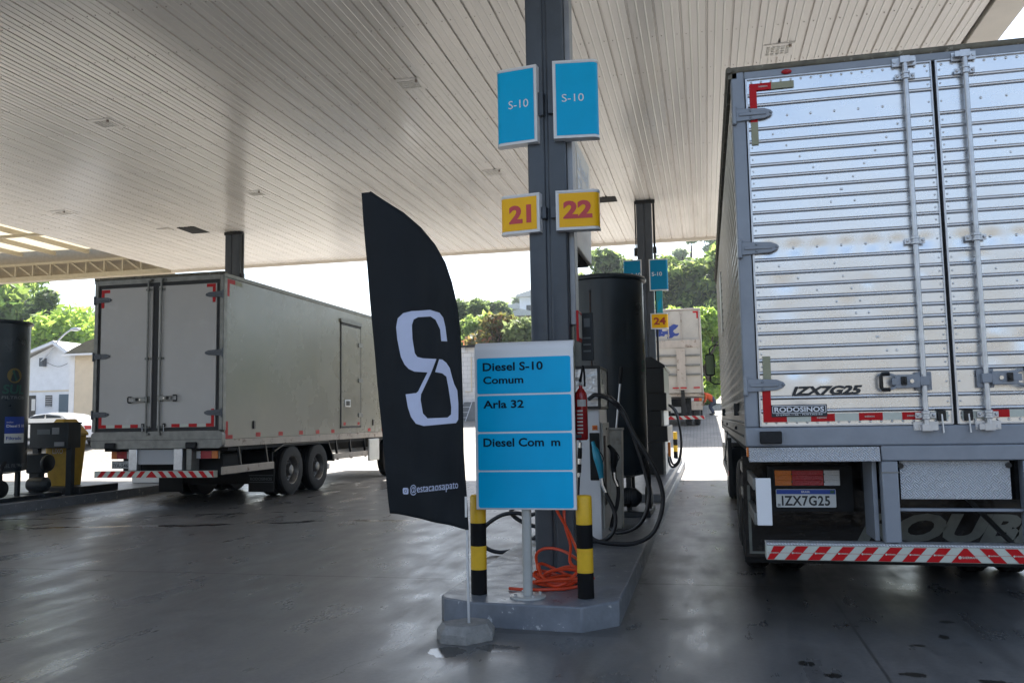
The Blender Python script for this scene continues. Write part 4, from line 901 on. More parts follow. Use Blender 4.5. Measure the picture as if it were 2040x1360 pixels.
def lock_bar(door, x, y, z0, z1, clamps, s, hz, hl, m='zinc', mh='grey_paint', r=.017):
    b = MB(); b.cyl((x, y-.035, z0), (x, y-.035, z1), r, 14)
    for z in clamps:
        b.lathe([(r+.002, z-.028), (r+.011, z-.024), (r+.011, z-.010), (r+.005, z-.007), (r+.005, z+.007), (r+.011, z+.010), (r+.011, z+.024), (r+.002, z+.028)], (x, y-.035, 0), seg=14)
        b.box(x-.062, x+.062, y-.022, y-.004, z-.018, z+.018)
        for k in (-1, 1): b.ball((x+k*.048, y-.024, z), .010, seg=6, rings=4)
    for z, d in ((z0+.012, 1), (z1-.012, -1)):
        b.box(x-.03, x+.03, y-.055, y-.015, z-.022, z+.022); b.box(x-.075, x+.075, y-.014, y+.004, z-.025+d*.008, z+.03+d*.008)
        b.bar((x, y-.045, z), (x+s*.06, y-.04, z), .02, .035); b.cyl((x-.06, y-.02, z), (x-.06, y-.005, z), .012, 8); b.cyl((x+.06, y-.02, z), (x+.06, y-.005, z), .012, 8)
    o = b.build('lock_bar', m, door, sharp=40)
    b = MB(); b.box(x-.028*s, x-hl*.68*s, y-.062, y-.045, hz-.043, hz+.043); b.box(x-.07*s, x-.20*s, y-.066, y-.06, hz-.022, hz+.022)
    b.box(x+.05*s, x-.05*s, y-.02, y-.004, hz-.06, hz+.06); b.box(x-.03, x+.03, y-.062, y-.02, hz-.03, hz+.03)
    b.bar((x-hl*.66*s, y-.054, hz+.036), (x-hl*.82*s, y-.054, hz+.052), .012, .016); b.bar((x-hl*.66*s, y-.054, hz-.036), (x-hl*.82*s, y-.054, hz-.052), .012, .016)
    h = b.build('handle', mh, o if False else door, bevel=.004, segs=1)
    MB().tube([(x-hl*.80*s, y-.054, hz+.052), (x-hl*.97*s, y-.056, hz+.050), (x-hl*s, y-.056, hz+.035), (x-hl*s, y-.056, hz-.035), (x-hl*.97*s, y-.056, hz-.050), (x-hl*.80*s, y-.054, hz-.052)], .013, 8).build('handle_grip', 'black', door)
    b = MB(); b.box(x-hl*.42*s, x-hl*.55*s, y-.080, y-.06, hz-.024, hz+.030); b.box(x-hl*.44*s, x-hl*.5*s, y-.09, y-.07, hz-.012, hz+.012); b.build('latch', 'black', door, bevel=.003, segs=1)
    b = MB(); b.lathe([(.012, y-.068), (.014, y-.064), (.014, y-.058)], (x-hl*.30*s, hz, 0), 'y', 12)
    # lathe about y uses (x, h, z): rebuild at the right place
    b = MB(); b.cyl((x-hl*.30*s, y-.072, hz), (x-hl*.30*s, y-.06, hz), .013, 12); b.build('key_lock', 'chrome', door)
    return o
def hook_clip(door, x, y, z, m='black'):
    b = MB(); b.box(x-.026, x+.026, y-.03, y-.004, z-.035, z+.035); b.build('clip', m, door, bevel=.004, segs=1)
    MB().cyl((x, y-.03, z+.01), (x+.004, y-.035, z-.11), .006, 8).build('clip_pin', 'zinc', door)
def tape(parent, y, rects):
    """rects: (x0, x1, z0, z1, material)"""
    for mname, pname in (('reflect_red', 'red_tape'), ('reflect_white', 'white_tape'), ('olive_tape', 'faded_tape')):
        for r in rects:
            if r[4] == mname:
                b = MB(); b.quad((r[0], y, r[2]), (r[1], y, r[2]), (r[1], y, r[3]), (r[0], y, r[3])); b.build(pname, mname, parent, sharp=0)
def striped_bumper(t, x0, x1, z0, z1, y, xc, pitch, red, slant, lip=True, brand=False):
    bmp = MB().box(x0, x1, y, y+.12, z0, z1).build('bumper', 'reflect_white', t, bevel=.006)
    b = MB(); h = z1-z0; zz = y-.0025; e = .004
    def clip(pts):
        q = [(min(max(px, x0+e), x1-e), pz) for px, pz in pts]; b.quad(*[(px, zz, pz) for px, pz in q])
    k = 0; tw = red*1.18
    b.quad((xc-tw, zz, z0+e), (xc+tw, zz, z0+e), (xc+.01, zz, z1-e), (xc-.01, zz, z1-e))
    xs = xc-tw-pitch*.5
    lefts = []
    while xs > x0-.1:
        if xs-red+slant > x0: clip([(xs-red, z0+e), (xs, z0+e), (xs+slant, z1-e), (xs-red+slant, z1-e)]); lefts.append(xs-red/2+slant/2)
        xs -= pitch
    xs = xc+tw+pitch*.5
    while xs < x1+.1:
        if xs+red-slant < x1: clip([(xs, z0+e), (xs+red, z0+e), (xs+red-slant, z1-e), (xs-slant, z1-e)]); lefts.append(xs+red/2-slant/2)
        xs += pitch
    b.build('red_stripes', 'reflect_red', bmp, sharp=0)
    if brand:
        b = MB(); P, F = text_polys('SHERMAN', .02)
        def put(x, z, w, hh):
            b.add([(x-w/2+w*u, zz-.0015, z-hh/2+hh*v) for u, v in P], F)
            n = 10; b.quad(*[(x-w/2-hh*.9+hh*.75*math.cos(2*PI*i/n), zz-.0015, z+hh*.75*math.sin(2*PI*i/n)) for i in range(n)])
        put(xc+.02, z0+.036, .085, .014)
        for x in lefts: put(x+.008, (z0+z1)/2, .05, .0085)
        b.build('brand_print', 'reflect_white', bmp, sharp=0)
        b = MB(); b.quad((x0+.01, zz+.001, (z0+z1)/2-.001), (x1-.01, zz+.001, (z0+z1)/2-.001), (x1-.01, zz+.001, (z0+z1)/2+.001), (x0+.01, zz+.001, (z0+z1)/2+.001)); b.build('print_line', 'reflect_red', bmp, sharp=0)
    if lip: MB().box(x0, x1, y-.004, y+.13, z1+.001, z1+.016).build('bumper_lip', 'tread', t, bevel=.003)
    return bmp
def tail_lamp(t, x0, x1, z0, z1, y, amber_first=True):
    L = bpy.data.objects.new('tail_lamp', None); COL.objects.link(L); L.parent = t
    w = x1-x0; cuts = [0, .265, .755, 1.0]; ms = [('amber', 'amber_lens'), ('lens_red', 'red_lens'), ('lens_clear', 'clear_lens')]
    if not amber_first: cuts = [0, .245, .735, 1]; ms = ms[::-1]
    MB().box(x0-.006, x1+.006, y+.018, y+.07, z0-.006, z1+.006).build('housing', 'black', L)
    for k in range(3):
        b = MB(); a, c = x0+w*cuts[k]+.001, x0+w*cuts[k+1]-.001
        b.box(a, c, y, y+.02, z0, z1)
        for q in (.33, .66): b.box(a, c, y-.004, y, z0+(z1-z0)*q-.003, z0+(z1-z0)*q+.003)
        b.build(ms[k][1], ms[k][0], L, bevel=.003, segs=1)
    b = MB()
    for k in (1, 2):
        for q in (.25, .75): b.cyl((x0+w*cuts[k], y-.004, z0+(z1-z0)*q), (x0+w*cuts[k], y, z0+(z1-z0)*q), .006, 8)
    b.build('screws', 'black', L)
    return L
def ribbed(mb, a0, a1, z0, z1, ribs, fn, na=36, depth=.011, half=.014, amp=.0018, dent=None, seed=1):
    """sheet with horizontal beads; fn(a, out, z) maps to the world"""
    rows = [(z0, 0.0)]
    zs = sorted(ribs)
    for z in zs:
        rows += [(z-half, 0), (z-half*.72, .62), (z-half*.25, 1.0), (z+half*.25, 1.0), (z+half*.72, .62), (z+half, 0)]
    rows.append((z1, 0)); full = []
    for i, (z, d) in enumerate(rows):
        full.append((z, d))
        if i+1 < len(rows) and rows[i+1][0]-z > .035:
            m = int((rows[i+1][0]-z)/.02)
            for k in range(1, m): full.append((z+(rows[i+1][0]-z)*k/m, 0))
    rr = random.Random(seed); ph = [rr.uniform(0, 6.3) for _ in range(8)]
    vs = []
    for z, d in full:
        for i in range(na+1):
            a = a0+(a1-a0)*i/na
            w = amp*(math.sin(a*5.1+ph[0]+2.1*math.sin(z*3.3+ph[1]))+.8*math.sin(z*9.7+a*2.2+ph[2])+.6*math.sin(a*13+z*17+ph[3])+.5*math.sin(a*21-z*6+ph[4]))
            if dent: w += dent(a, z)
            vs.append(fn(a, d*depth+w*(1-.5*d), z))
    n = na+1
    mb.add(vs, [(j*n+i, j*n+i+1, (j+1)*n+i+1, (j+1)*n+i) for j in range(len(full)-1) for i in range(na)])
    return mb
def rivet(mb, p, r, ax='y'):
    sq = {'y': (1, .5, 1), 'x': (.5, 1, 1)}[ax]; mb.ball(p, r, sq, 6, 4)

# ================================================================== SILVER TRUCK (right)
RX0, RX1, RY, RF, RZ0, RZ1 = .255, 2.885, 6.05, 15.6, 1.282, 3.925
RC = (RX0+RX1)/2+.003
tr = thing('box_truck', 'silver ribbed aluminium box truck seen from behind, plate IZX7G25', 'truck', (RC, RY, 0), 'trucks at the pumps')
MB().box(RX0+.02, RX1-.02, RY+.14, RF, RZ0+.02, RZ1-.03).build('cargo_box', 'grey_old', tr)
ribs_side = [1.52+.0865*k for k in range(27)]
b = MB(); ribbed(b, RY+.10, RF, 1.425, RZ1-.07, ribs_side, lambda a, o, z: (RX0+.012-o, a, z), na=60, amp=.0009, seed=4)
for k in range(75):
    y = RY+.25+k*.125
    for z in (1.445, 3.80, 2.55): rivet(b, (RX0+.008, y, z), .009, 'x')
for k in range(15):
    for z in ribs_side: rivet(b, (RX0+.009, RY+.35+k*.62, z+.043), .006, 'x')
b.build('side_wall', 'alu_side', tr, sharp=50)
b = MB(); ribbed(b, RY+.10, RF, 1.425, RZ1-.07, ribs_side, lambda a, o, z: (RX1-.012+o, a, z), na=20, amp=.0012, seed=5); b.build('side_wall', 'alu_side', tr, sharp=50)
MB().box(RX0, RX0+.03, RY+.1, RF, RZ0, 1.425).build('bottom_rail', 'grey_old', tr, bevel=.004); MB().box(RX1-.03, RX1, RY+.1, RF, RZ0, 1.425).build('bottom_rail', 'grey_old', tr, bevel=.004)
b = MB()
for k in range(40): rivet(b, (RX0, RY+.3+k*.23, 1.35), .012, 'x')
b.build('rail_bolts', 'black', tr)
for y, z in ((7.4, 1.545), (12.6, 1.54)): MB().box(RX0-.03, RX0+.01, y-.02, y+.04, z-.05, z+.05).build('side_hook', 'black', tr, bevel=.006)
for y in (7.75, 11.0, 14.0): MB().box(RX0-.02, RX0+.01, y-.06, y+.06, 1.375, 1.405).build('side_lamp', 'black', tr, bevel=.004)
MB().box(RX0-.008, RX0+.012, 11.6, 12.4, 2.6, 3.4).build('side_hatch', 'alu_side', tr, bevel=.006)
b = MB(); b.tube([(RX0-.012, RY-.03, RZ1-.015), (RX0-.012, RF, RZ1-.015)], .022, 8); b.box(RX0-.018, RX0+.04, RY, RF, RZ1-.07, RZ1-.005); b.build('roof_edge', 'roof_rail', tr, sharp=50)
# rear frame
b = MB(); b.box(RX0, RX0+.09, RY, RY+.14, RZ0+.13, RZ1-.02); b.build('corner_post', 'grey_paint', tr, bevel=.01)
b = MB(); b.box(RX1-.09, RX1, RY, RY+.14, RZ0+.13, RZ1-.02); b.build('corner_post', 'grey_paint', tr, bevel=.01)
MB().box(RX0+.091, RX1-.091, RY+.004, RY+.14, 3.846, RZ1-.02).build('top_rail', 'grey_paint', tr, bevel=.006)
b = MB(); b.tube([(RX0-.01, RY+.015, RZ1-.008), (RX1+.01, RY+.015, RZ1-.008)], .026, 8); b.box(RX0-.012, RX1+.012, RY+.015, RY+.16, RZ1-.02, RZ1+.018); b.build('roof_rail', 'roof_rail', tr, sharp=50)
MB().box(RX0, RX1, RY-.004, RY+.16, RZ0, 1.412).build('sill', 'grey_paint', tr, bevel=.012)
MB().box(RX0+.092, RX1-.092, RY+.045, RY+.06, 1.41, 3.85).build('door_gap', 'gasket', tr)
b = MB(); b.lathe([(.034, 0), (.030, .018), (0, .022)], (0, 0, 0), 'y', 12); b = MB(); b.ball((.632, RY, 3.868), .036, (1, .5, .5), 12, 6); b.build('marker_lamp', 'lens_red', tr)
b = MB(); b.ball((2.5, RY, 3.868), .036, (1, .5, .5), 12, 6); b.build('marker_lamp', 'lens_red', tr)
ribs_door = [3.726, 3.652, 3.482, 3.393, 3.308, 3.224, 3.141, 3.056, 2.976, 2.889, 2.809, 2.722, 2.556, 2.463, 2.377, 2.291, 2.205, 2.127, 2.048, 1.952, 1.864, 1.779, 1.61, 1.519]
def silver_door(x0, x1, s, seed):
    d = bpy.data.objects.new('rear_door', None); COL.objects.link(d); d.parent = tr
    def dent(a, z):
        w = 0
        if 2.57 < z < 2.72:
            for q in range(7):
                cx = x0+.10+q*.165; dd = ((a-cx)/.05)**2+((z-2.63)/.035)**2; w += -.006*math.exp(-dd)
        for (cx, cz, r, k) in dents: w += k*math.exp(-(((a-cx)/r)**2+((z-cz)/(r*.7))**2))
        return w
    rr = random.Random(seed); dents = [(rr.uniform(x0+.1, x1-.1), rr.uniform(1.5, 2.6), rr.uniform(.03, .09), rr.uniform(-.006, .004)) for _ in range(18)]
    b = MB(); ribbed(b, x0, x1, 1.425, 3.838, ribs_door, lambda a, o, z: (a, RY+.018-o, z), na=56, amp=.0007, dent=dent, seed=seed)
    nx = 18
    for k in range(nx):
        x = x0+.03+(x1-x0-.06)*k/(nx-1)
        for z in (3.818, 1.443): rivet(b, (x, RY+.016, z), .009)
    for a, c in zip([3.838]+ribs_door, ribs_door+[1.425]):
        z = (a+c)/2
        for x in (x0+.018, x1-.018): rivet(b, (x, RY+.016, z), .0065)
    for q in range(6):
        x = x0+.26+q*.155; rivet(b, (x, RY+.016, 3.565), .009); rivet(b, (x, RY+.018, 2.632), .009)
    for q in range(7):
        zl = [(ribs_door[i]+ribs_door[i+1])/2 for i in (2, 3, 4, 5, 6, 7, 8)][q]
        for x in (x0+.16+q*.085, x1-.22-q*.075): rivet(b, (x, RY+.016, zl), .008)
        zl = [(ribs_door[i]+ribs_door[i+1])/2 for i in (12, 13, 14, 15, 16, 18, 19)][q]
        for x in (x0+.16+q*.12, x0+.52+q*.05): rivet(b, (x, RY+.016, zl), .008)
    b.build('ribbed_panel', 'alu', d, sharp=50)
    b = MB(); e = .012
    b.box(x0-e, x0, RY+.002, RY+.04, 1.418, 3.845); b.box(x1, x1+e*.6, RY+.002, RY+.04, 1.418, 3.845); b.box(x0, x1, RY+.002, RY+.04, 1.416, 1.425); b.box(x0, x1, RY+.002, RY+.04, 3.838, 3.846)
    b.build('door_edge', 'zinc', d)
    hx = RX0+.014 if s > 0 else RX1-.014
    for z in (3.585, 2.64, 1.697): hinge(d, hx, z, RY, s)
    return d
dl = silver_door(.364, 1.552, 1, 11); dr = silver_door(1.594, 2.776, -1, 12)
lock_bar(dl, 1.388, RY+.004, 1.385, 3.868, (3.748, 2.625, 1.476), 1, 1.698, .265)
lock_bar(dr, 1.757, RY+.004, 1.385, 3.868, (3.748, 2.625, 1.476), -1, 1.706, .265)
hook_clip(dl, 1.485, RY+.012, 1.472); hook_clip(dr, 1.645, RY+.012, 1.472)
yt = RY+.0035
tape(dl, yt, [(.378, .525, 3.757, 3.806, 'reflect_red'), (.525, .677, 3.757, 3.804, 'olive_tape'), (.378, .426, 3.53, 3.757, 'reflect_red'), (.380, .427, 3.37, 3.53, 'olive_tape'), (.386, .438, 1.735, 1.893, 'olive_tape'),
               (.376, .430, 1.497, 1.735, 'reflect_red'), (.376, .528, 1.446, 1.497, 'reflect_red'), (.528, .682, 1.446, 1.497, 'reflect_white'), (.682, .834, 1.446, 1.497, 'reflect_red'), (.834, .984, 1.448, 1.499, 'reflect_white'),
               (.984, 1.132, 1.450, 1.499, 'reflect_red'), (1.132, 1.25, 1.450, 1.499, 'reflect_white'), (1.25, 1.389, 1.450, 1.499, 'reflect_red'), (1.389, 1.53, 1.450, 1.499, 'reflect_white')])
tape(dr, yt, [(1.61, 1.755, 1.450, 1.499, 'reflect_white'), (1.755, 1.89, 1.456, 1.505, 'reflect_red'), (1.89, 2.04, 1.456, 1.505, 'reflect_white'), (2.04, 2.19, 1.456, 1.505, 'reflect_red'), (2.6, 2.75, 1.45, 1.5, 'reflect_red')])
b = MB(); P, F = text_polys('SHERMAN', .02)
for (x, z) in ((.46, 3.782), (.74, 1.472), (1.04, 1.475), (1.30, 1.475)): b.add([(x-.02+.06*u, yt-.0015, z-.006+.011*v) for u, v in P], F)
b.build('brand_print', 'reflect_white', dl, sharp=0)
b = MB(); text(b, 'IZX7G25', rect_y(.566, 1.016, 1.621, 1.683, RY-.0005), .045, .28); b.build('lettering', 'ink', dl, sharp=0)
stk = MB().box(.430, .786, RY-.003, RY+.004, 1.481, 1.561).build('dealer_sticker', 'machine', dl)
b = MB()
for (a, c, zb, zt) in ((.436, .780, 1.551, 1.555), (.436, .780, 1.5045, 1.508), (.436, .440, 1.5045, 1.555), (.776, .780, 1.5045, 1.555)): b.quad((a, RY-.005, zb), (c, RY-.005, zb), (c, RY-.005, zt), (a, RY-.005, zt))
text(b, 'RODOSINOS', rect_y(.449, .767, 1.513, 1.546, RY-.0055), .025); text(b, '(51)3562-1166 - PORTAO-RS', rect_y(.46, .756, 1.487, 1.500, RY-.0055), .01)
b.build('lettering', 'white_ink', stk, sharp=0)
# below the box
MB().box(.345, .487, RY-.055, RY-.003, 1.303, 1.386).build('rubber_buffer', 'rubber', tr, bevel=.008); MB().box(2.655, 2.797, RY-.055, RY-.003, 1.303, 1.386).build('rubber_buffer', 'rubber', tr, bevel=.008)
for (a, c) in ((.272, 1.10), (2.05, 2.872)):
    b = MB(); b.prism([(RY+.0, 1.276), (RY+.0, 1.270), (RY-.02, 1.184), (RY-.012, 1.180), (RY+.10, 1.19), (RY+.10, 1.276)], 'x', a, c); b.build('tread_strip', 'tread', tr)
MB().box(1.108, 2.04, RY-.012, RY+.16, 1.184, 1.2815).build('cross_member', 'grey_paint', tr, bevel=.008)
for x0, x1, xi in ((1.106, 1.206, 1.062), (1.945, 2.045, 2.06)):
    MB().box(x0, x1, RY-.002, RY+.10, .655, 1.183).build('bumper_post', 'grey_paint', tr, bevel=.008)
    MB().box(min(xi, xi+.03), max(xi, xi+.03), RY+.10, RY+.45, .655, 1.183).build('post_plate', 'grey_paint', tr, bevel=.004)
    MB().box(x0-.004, x1+.004, RY-.006, RY+.0, 1.105, 1.112).build('weld', 'grey_old', tr)
MB().box(1.222, 1.878, RY+.03, RY+.04, .934, 1.18).build('tread_panel', 'tread', tr, bevel=.003)
for x in (1.228, 1.868): MB().cyl((x, RY+.015, 1.15), (x, RY+.05, 1.15), .018, 8).build('bolt', 'black', tr)
MB().box(1.206, 1.944, RY+.04, RY+.075, .854, .874).build('step_bar', 'grey_paint', tr, bevel=.004)
striped_bumper(tr, .355, 2.79, .537, .634, RY-.02, 1.573, .1445, .075, .079, True, True)
# side guard with its white end plate
for z in (1.03, .80): MB().box(.288, .325, RY-.02, 8.3, z-.035, z+.045).build('guard_rail', 'grey_old', tr, bevel=.004)
b = MB(); p = [(.300, RY-.02)]+[(.398-.03+.03*math.sin(a), RY-.075+.03-.03*math.cos(a)) for a in np.linspace(0, PI/2, 5)]+[(.398, RY-.03), (.386, RY-.03), (.386, RY-.04), (.36, RY-.065), (.300, RY-.065), (.300, RY-.075)]
b.box(.304, .400, RY-.075, RY-.062, .768, 1.078); b.box(.388, .400, RY-.062, RY-.03, .768, 1.078); b.box(.304, .316, RY-.062, RY-.02, .768, 1.078); b.build('guard_end', 'white', tr, bevel=.004)
MB().box(.257, .275, RY+.02, RY+.06, 1.215, 1.279).build('side_marker', 'amber', tr, bevel=.004)
tail_lamp(tr, .466, .912, .986, 1.094, 6.53); tail_lamp(tr, 2.23, 2.68, .986, 1.094, 6.53, False)
pl = MB().prism(rrect(.470, .880, .831, .960, .008), 'y', 6.535, 6.542).build('number_plate', 'plate_white', tr)
b = MB(); b.quad((.473, 6.533, .925), (.877, 6.533, .925), (.877, 6.533, .957), (.473, 6.533, .957)); b.build('blue_strip', 'plate_blue', pl)
b = MB(); text(b, 'IZX7G25', rect_y(.508, .838, .842, .914, 6.533), .026, 0, 1.12); text(b, 'BR', rect_y(.480, .500, .838, .857, 6.533), .01); b.build('lettering', 'ink', pl, sharp=0)
b = MB(); text(b, 'BRASIL', rect_y(.645, .706, .935, .948, 6.531), .02); b.build('lettering', 'white_ink', pl, sharp=0)
b = MB(); b.quad((.842, 6.531, .931), (.870, 6.531, .931), (.870, 6.531, .952), (.842, 6.531, .952)); b.build('flag_mark', 'green_logo', pl)
MB().box(.42, 1.0, 6.56, 6.62, .80, 1.12).build('lamp_bracket', 'black_rough', tr)
fl = MB().box(.255, 2.885, 6.90, 6.915, .42, 1.18).build('mudflap', 'flap', tr)
b = MB(); b.box(.285, .305, 6.895, 6.899, .445, .96); b.box(.285, .70, 6.893, 6.897, .445, .462); b.build('border_line', 'flapgrey', fl)
b = MB(); text(b, 'ROUBE', rect_y(1.063, 2.42, .545, .755, 6.896), .05, .35, .95); b.build('lettering', 'flapgrey', fl, sharp=0)
MB().bar((1.66, 6.6, 1.0), (2.1, 6.62, .5), .03, .03).build('brace', 'black', tr)
MB().box(.30, 2.84, 8.30, 8.32, .15, 1.20).build('mudflap', 'black_rough', tr)  # flap widened across the whole truck to block light beneath it
MB().box(.4, 2.75, 15.9, 15.95, .25, 1.1).build('front_light_block', 'black_rough', tr)  # unseen panel added to stop light leaking under the truck
for x in (1.15, 1.98): MB().box(x-.04, x+.04, 6.2, 17.2, .92, 1.17).build('chassis_rail', 'black_rough', tr)
MB().box(.30, 2.84, 6.3, 15.5, 1.215, 1.275).build('dark_underplate', 'black_rough', tr)  # black plate added under the box so its floor reflects no light
for y in (9.0, 10.27):
    wheel(tr, .44, y, .50, .50, -1); wheel(tr, 2.70, y, .50, .50, 1)
    MB().cyl((.6, y, .5), (2.5, y, .5), .09, 12).build('axle', 'black_rough', tr)
    MB().tube([(.44, y+.60*math.cos(a), .5+.60*math.sin(a)) for a in np.linspace(.35, PI-.35, 9)], .02, 6).build('mudguard', 'black', tr)
for y in (16.2,): wheel(tr, .46, y, .50, .50, -1, False); wheel(tr, 2.68, y, .50, .50, 1, False)
MB().box(.262, .80, 11.4, 13.0, .48, 1.1).build('tool_box', 'machine', tr, bevel=.03); MB().box(.29, .8, 13.2, 14.6, .45, 1.05).build('fuel_tank', 'zinc', tr, bevel=.12)
for z in (1.0, .72): MB().box(.245, .262, 11.0, 15.0, z-.04, z+.04).build('guard_rail', 'grey_old', tr)
b = MB().box(.24, .29, 10.95, 11.0, .5, 1.22); b.build('guard_post', 'black', tr); MB().box(.235, .245, 10.9, 11.0, .76, .82).build('side_marker', 'lens_red', tr)
b = MB(); b.tube([(.25, 11.2, 1.3), (.215, 11.2, 1.0), (.20, 11.2, .94), (.23, 11.2, .92)], .008, 6); b.build('strap', 'black', tr)
cab = MB().prism([(15.75, .55), (15.75, 3.1), (16.0, 3.3), (17.6, 3.25), (18.0, 2.0), (18.05, .55)], 'x', .34, 2.80).build('cab', 'white', tr, bevel=.06)
MB().box(.325, .345, 16.2, 17.3, 1.9, 2.8).build('side_window', 'glass', cab); MB().prism([(17.665, 3.0), (17.675, 3.0), (18.02, 2.0), (18.01, 2.0)], 'x', .5, 2.64).build('windscreen', 'glass', cab)
MB().box(.30, .345, 15.95, 17.9, .5, .95).build('step', 'black', cab)
def mirror(sx):
    m = MB().prism(rrect(sx-.085, sx+.085, 2.22, 2.64, .05), 'y', 16.26, 16.38).build('mirror', 'black', tr, bevel=.015)
    b = MB(); b.prism(rrect(sx-.07, sx+.07, 2.25, 2.61, .04), 'y', 16.255, 16.262); b.build('mirror_glass', mat('mirror_glass', (.06, .09, .07), .08, 1), m)  # dark greenish reflection put into the glass colour
    d = 1 if sx < 1 else -1
    MB().tube([(sx, 16.32, 2.62), (sx, 16.32, 2.73), (sx+d*.06, 16.32, 2.79), (sx+d*.28, 16.32, 2.80)], .014, 8).build('mirror_arm', 'black', tr)
    MB().tube([(sx, 16.32, 2.24), (sx, 16.32, 2.12), (sx+d*.06, 16.32, 2.08), (sx+d*.28, 16.32, 2.07)], .014, 8).build('mirror_arm', 'black', tr)
mirror(.10); mirror(3.04)

# ================================================================== WHITE PANEL TRUCK (left)
WX0, WX1, WY, WF, WZ0, WZ1 = -11.15, -8.45, 13.86, 23.4, 1.09, 4.24
WC = -9.845
tw = thing('box_truck', 'white panelled box truck parked in the left bay with closed doors', 'truck', (WC, WY, 0), 'trucks at the pumps')
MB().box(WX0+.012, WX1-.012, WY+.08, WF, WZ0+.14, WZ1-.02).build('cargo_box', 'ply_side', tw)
MB().box(WX0, WX1, WY+.08, WF, WZ0, WZ0+.135).build('bottom_rail', 'rusty_white', tw, bevel=.006)
b = MB(); b.box(WX1-.03, WX1+.012, WY, WF, WZ1-.075, WZ1+.0); b.build('roof_edge', 'grey_old', tw, bevel=.008); MB().box(WX0-.012, WX0+.03, WY, WF, WZ1-.075, WZ1).build('roof_edge', 'grey_old', tw, bevel=.008)
MB().box(WX0-.01, WX1+.01, WY-.02, WY+.10, WZ1-.02, WZ1+.03).build('roof_rail', 'roof_rail', tw, bevel=.012)
for xa, xb in ((WX0, WX0+.08), (WX1-.085, WX1)): MB().box(xa, xb, WY, WY+.12, WZ0+.30, WZ1-.02).build('corner_post', 'grey_old', tw, bevel=.012)
MB().box(WX0+.081, WX1-.086, WY+.006, WY+.12, 4.13, WZ1-.02).build('top_rail', 'grey_old', tw)
b = MB(); b.prism(rrect(WX0-.005, WX1+.005, 1.075, 1.392, .09, 5), 'y', WY-.012, WY+.1); b.build('sill', 'grey_old', tw, bevel=.006)
MB().box(WX0+.01, WX1-.01, WY-.016, WY-.008, 1.23, 1.236).build('sill_seam', 'gasket', tw)
MB().box(WX0+.082, WX1-.087, WY+.03, WY+.05, 1.39, 4.135).build('door_seal', 'gasket', tw)
def white_door(x0, x1, s):
    d = bpy.data.objects.new('rear_door', None); COL.objects.link(d); d.parent = tw
    MB().box(x0, x1, WY+.004, WY+.04, 1.455, 4.06).build('panel', 'ply', d, bevel=.006)
    hx = WX0+.012 if s > 0 else WX1-.012
    for z in (3.85, 2.79, 1.71): hinge(d, hx, z, WY, s, .36, .105, 'steel_dark')
    return d
wl = white_door(-11.005, -9.915, 1); wr = white_door(-9.785, -8.60, -1)
lock_bar(wl, -9.985, WY+.004, 1.33, 4.19, (4.0, 2.72, 1.47), 1, 1.97, .37, 'grey_old', 'grey_old', .017)
lock_bar(wr, -9.715, WY+.004, 1.33, 4.19, (4.0, 2.72, 1.47), -1, 1.99, .37, 'grey_old', 'grey_old', .017)
hook_clip(wl, -10.06, WY+.0, 1.50); hook_clip(wr, -9.62, WY+.0, 1.50)
y2 = WY-.0005
tape(wl, y2, [(-11.0, -10.82, 3.98, 4.04, 'reflect_red'), (-11.0, -10.94, 3.70, 3.98, 'reflect_red'), (-11.0, -10.94, 1.52, 1.75, 'reflect_red'), (-11.0, -10.84, 1.46, 1.52, 'reflect_red'), (-10.66, -10.50, 1.46, 1.52, 'reflect_red'), (-10.33, -10.17, 1.46, 1.52, 'reflect_red'), (-10.84, -10.66, 1.46, 1.515, 'reflect_white'), (-10.5, -10.33, 1.46, 1.515, 'reflect_white')])
tape(wr, y2, [(-8.80, -8.62, 3.99, 4.05, 'reflect_red'), (-8.68, -8.62, 3.71, 3.99, 'reflect_red'), (-8.68, -8.62, 1.52, 1.78, 'reflect_red'), (-8.78, -8.62, 1.46, 1.52, 'reflect_red'), (-9.13, -8.96, 1.46, 1.52, 'reflect_red'), (-9.48, -9.31, 1.46, 1.52, 'reflect_red'), (-8.96, -8.78, 1.46, 1.515, 'reflect_white'), (-9.31, -9.13, 1.46, 1.515, 'reflect_white')])
# right-hand side of the box
xs = WX1-.0095
for (ya, yb, za, zb, m, n) in ((13.97, 14.25, 4.07, 4.15, 'reflect_red', 'red_tape'), (13.97, 14.06, 3.83, 4.07, 'reflect_red', 'red_tape'), (14.25, 14.5, 4.06, 4.14, 'olive_tape', 'faded_tape'), (13.97, 14.06, 1.30, 1.55, 'reflect_red', 'red_tape'), (13.97, 14.22, 1.235, 1.30, 'reflect_red', 'red_tape')):
    b = MB(); b.quad((xs, ya, za), (xs, yb, za), (xs, yb, zb), (xs, ya, zb)); b.build(n, m, tw)
for y in (15.05, 15.95, 16.85, 17.65, 18.45, 20.65, 21.6):
    b = MB(); b.quad((xs, y, 1.25), (xs, y+.18, 1.25), (xs, y+.18, 1.33), (xs, y, 1.33)); b.build('red_tape', 'reflect_red', tw)
for y in (14.93, 20.95): MB().box(WX1-.012, WX1+.012, y, y+.07, 1.40, 1.55).build('side_hook', 'black', tw, bevel=.006)
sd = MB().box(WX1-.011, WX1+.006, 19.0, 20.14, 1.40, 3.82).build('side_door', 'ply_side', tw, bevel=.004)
b = MB(); b.box(WX1-.012, WX1+.004, 18.955, 18.998, 1.38, 3.95); b.box(WX1-.012, WX1+.004, 20.142, 20.18, 1.38, 3.95); b.box(WX1-.012, WX1+.004, 18.95, 20.18, 3.822, 3.87); b.box(WX1-.012, WX1+.004, 18.95, 20.18, 1.355, 1.398); b.build('door_gasket', 'gasket', sd)
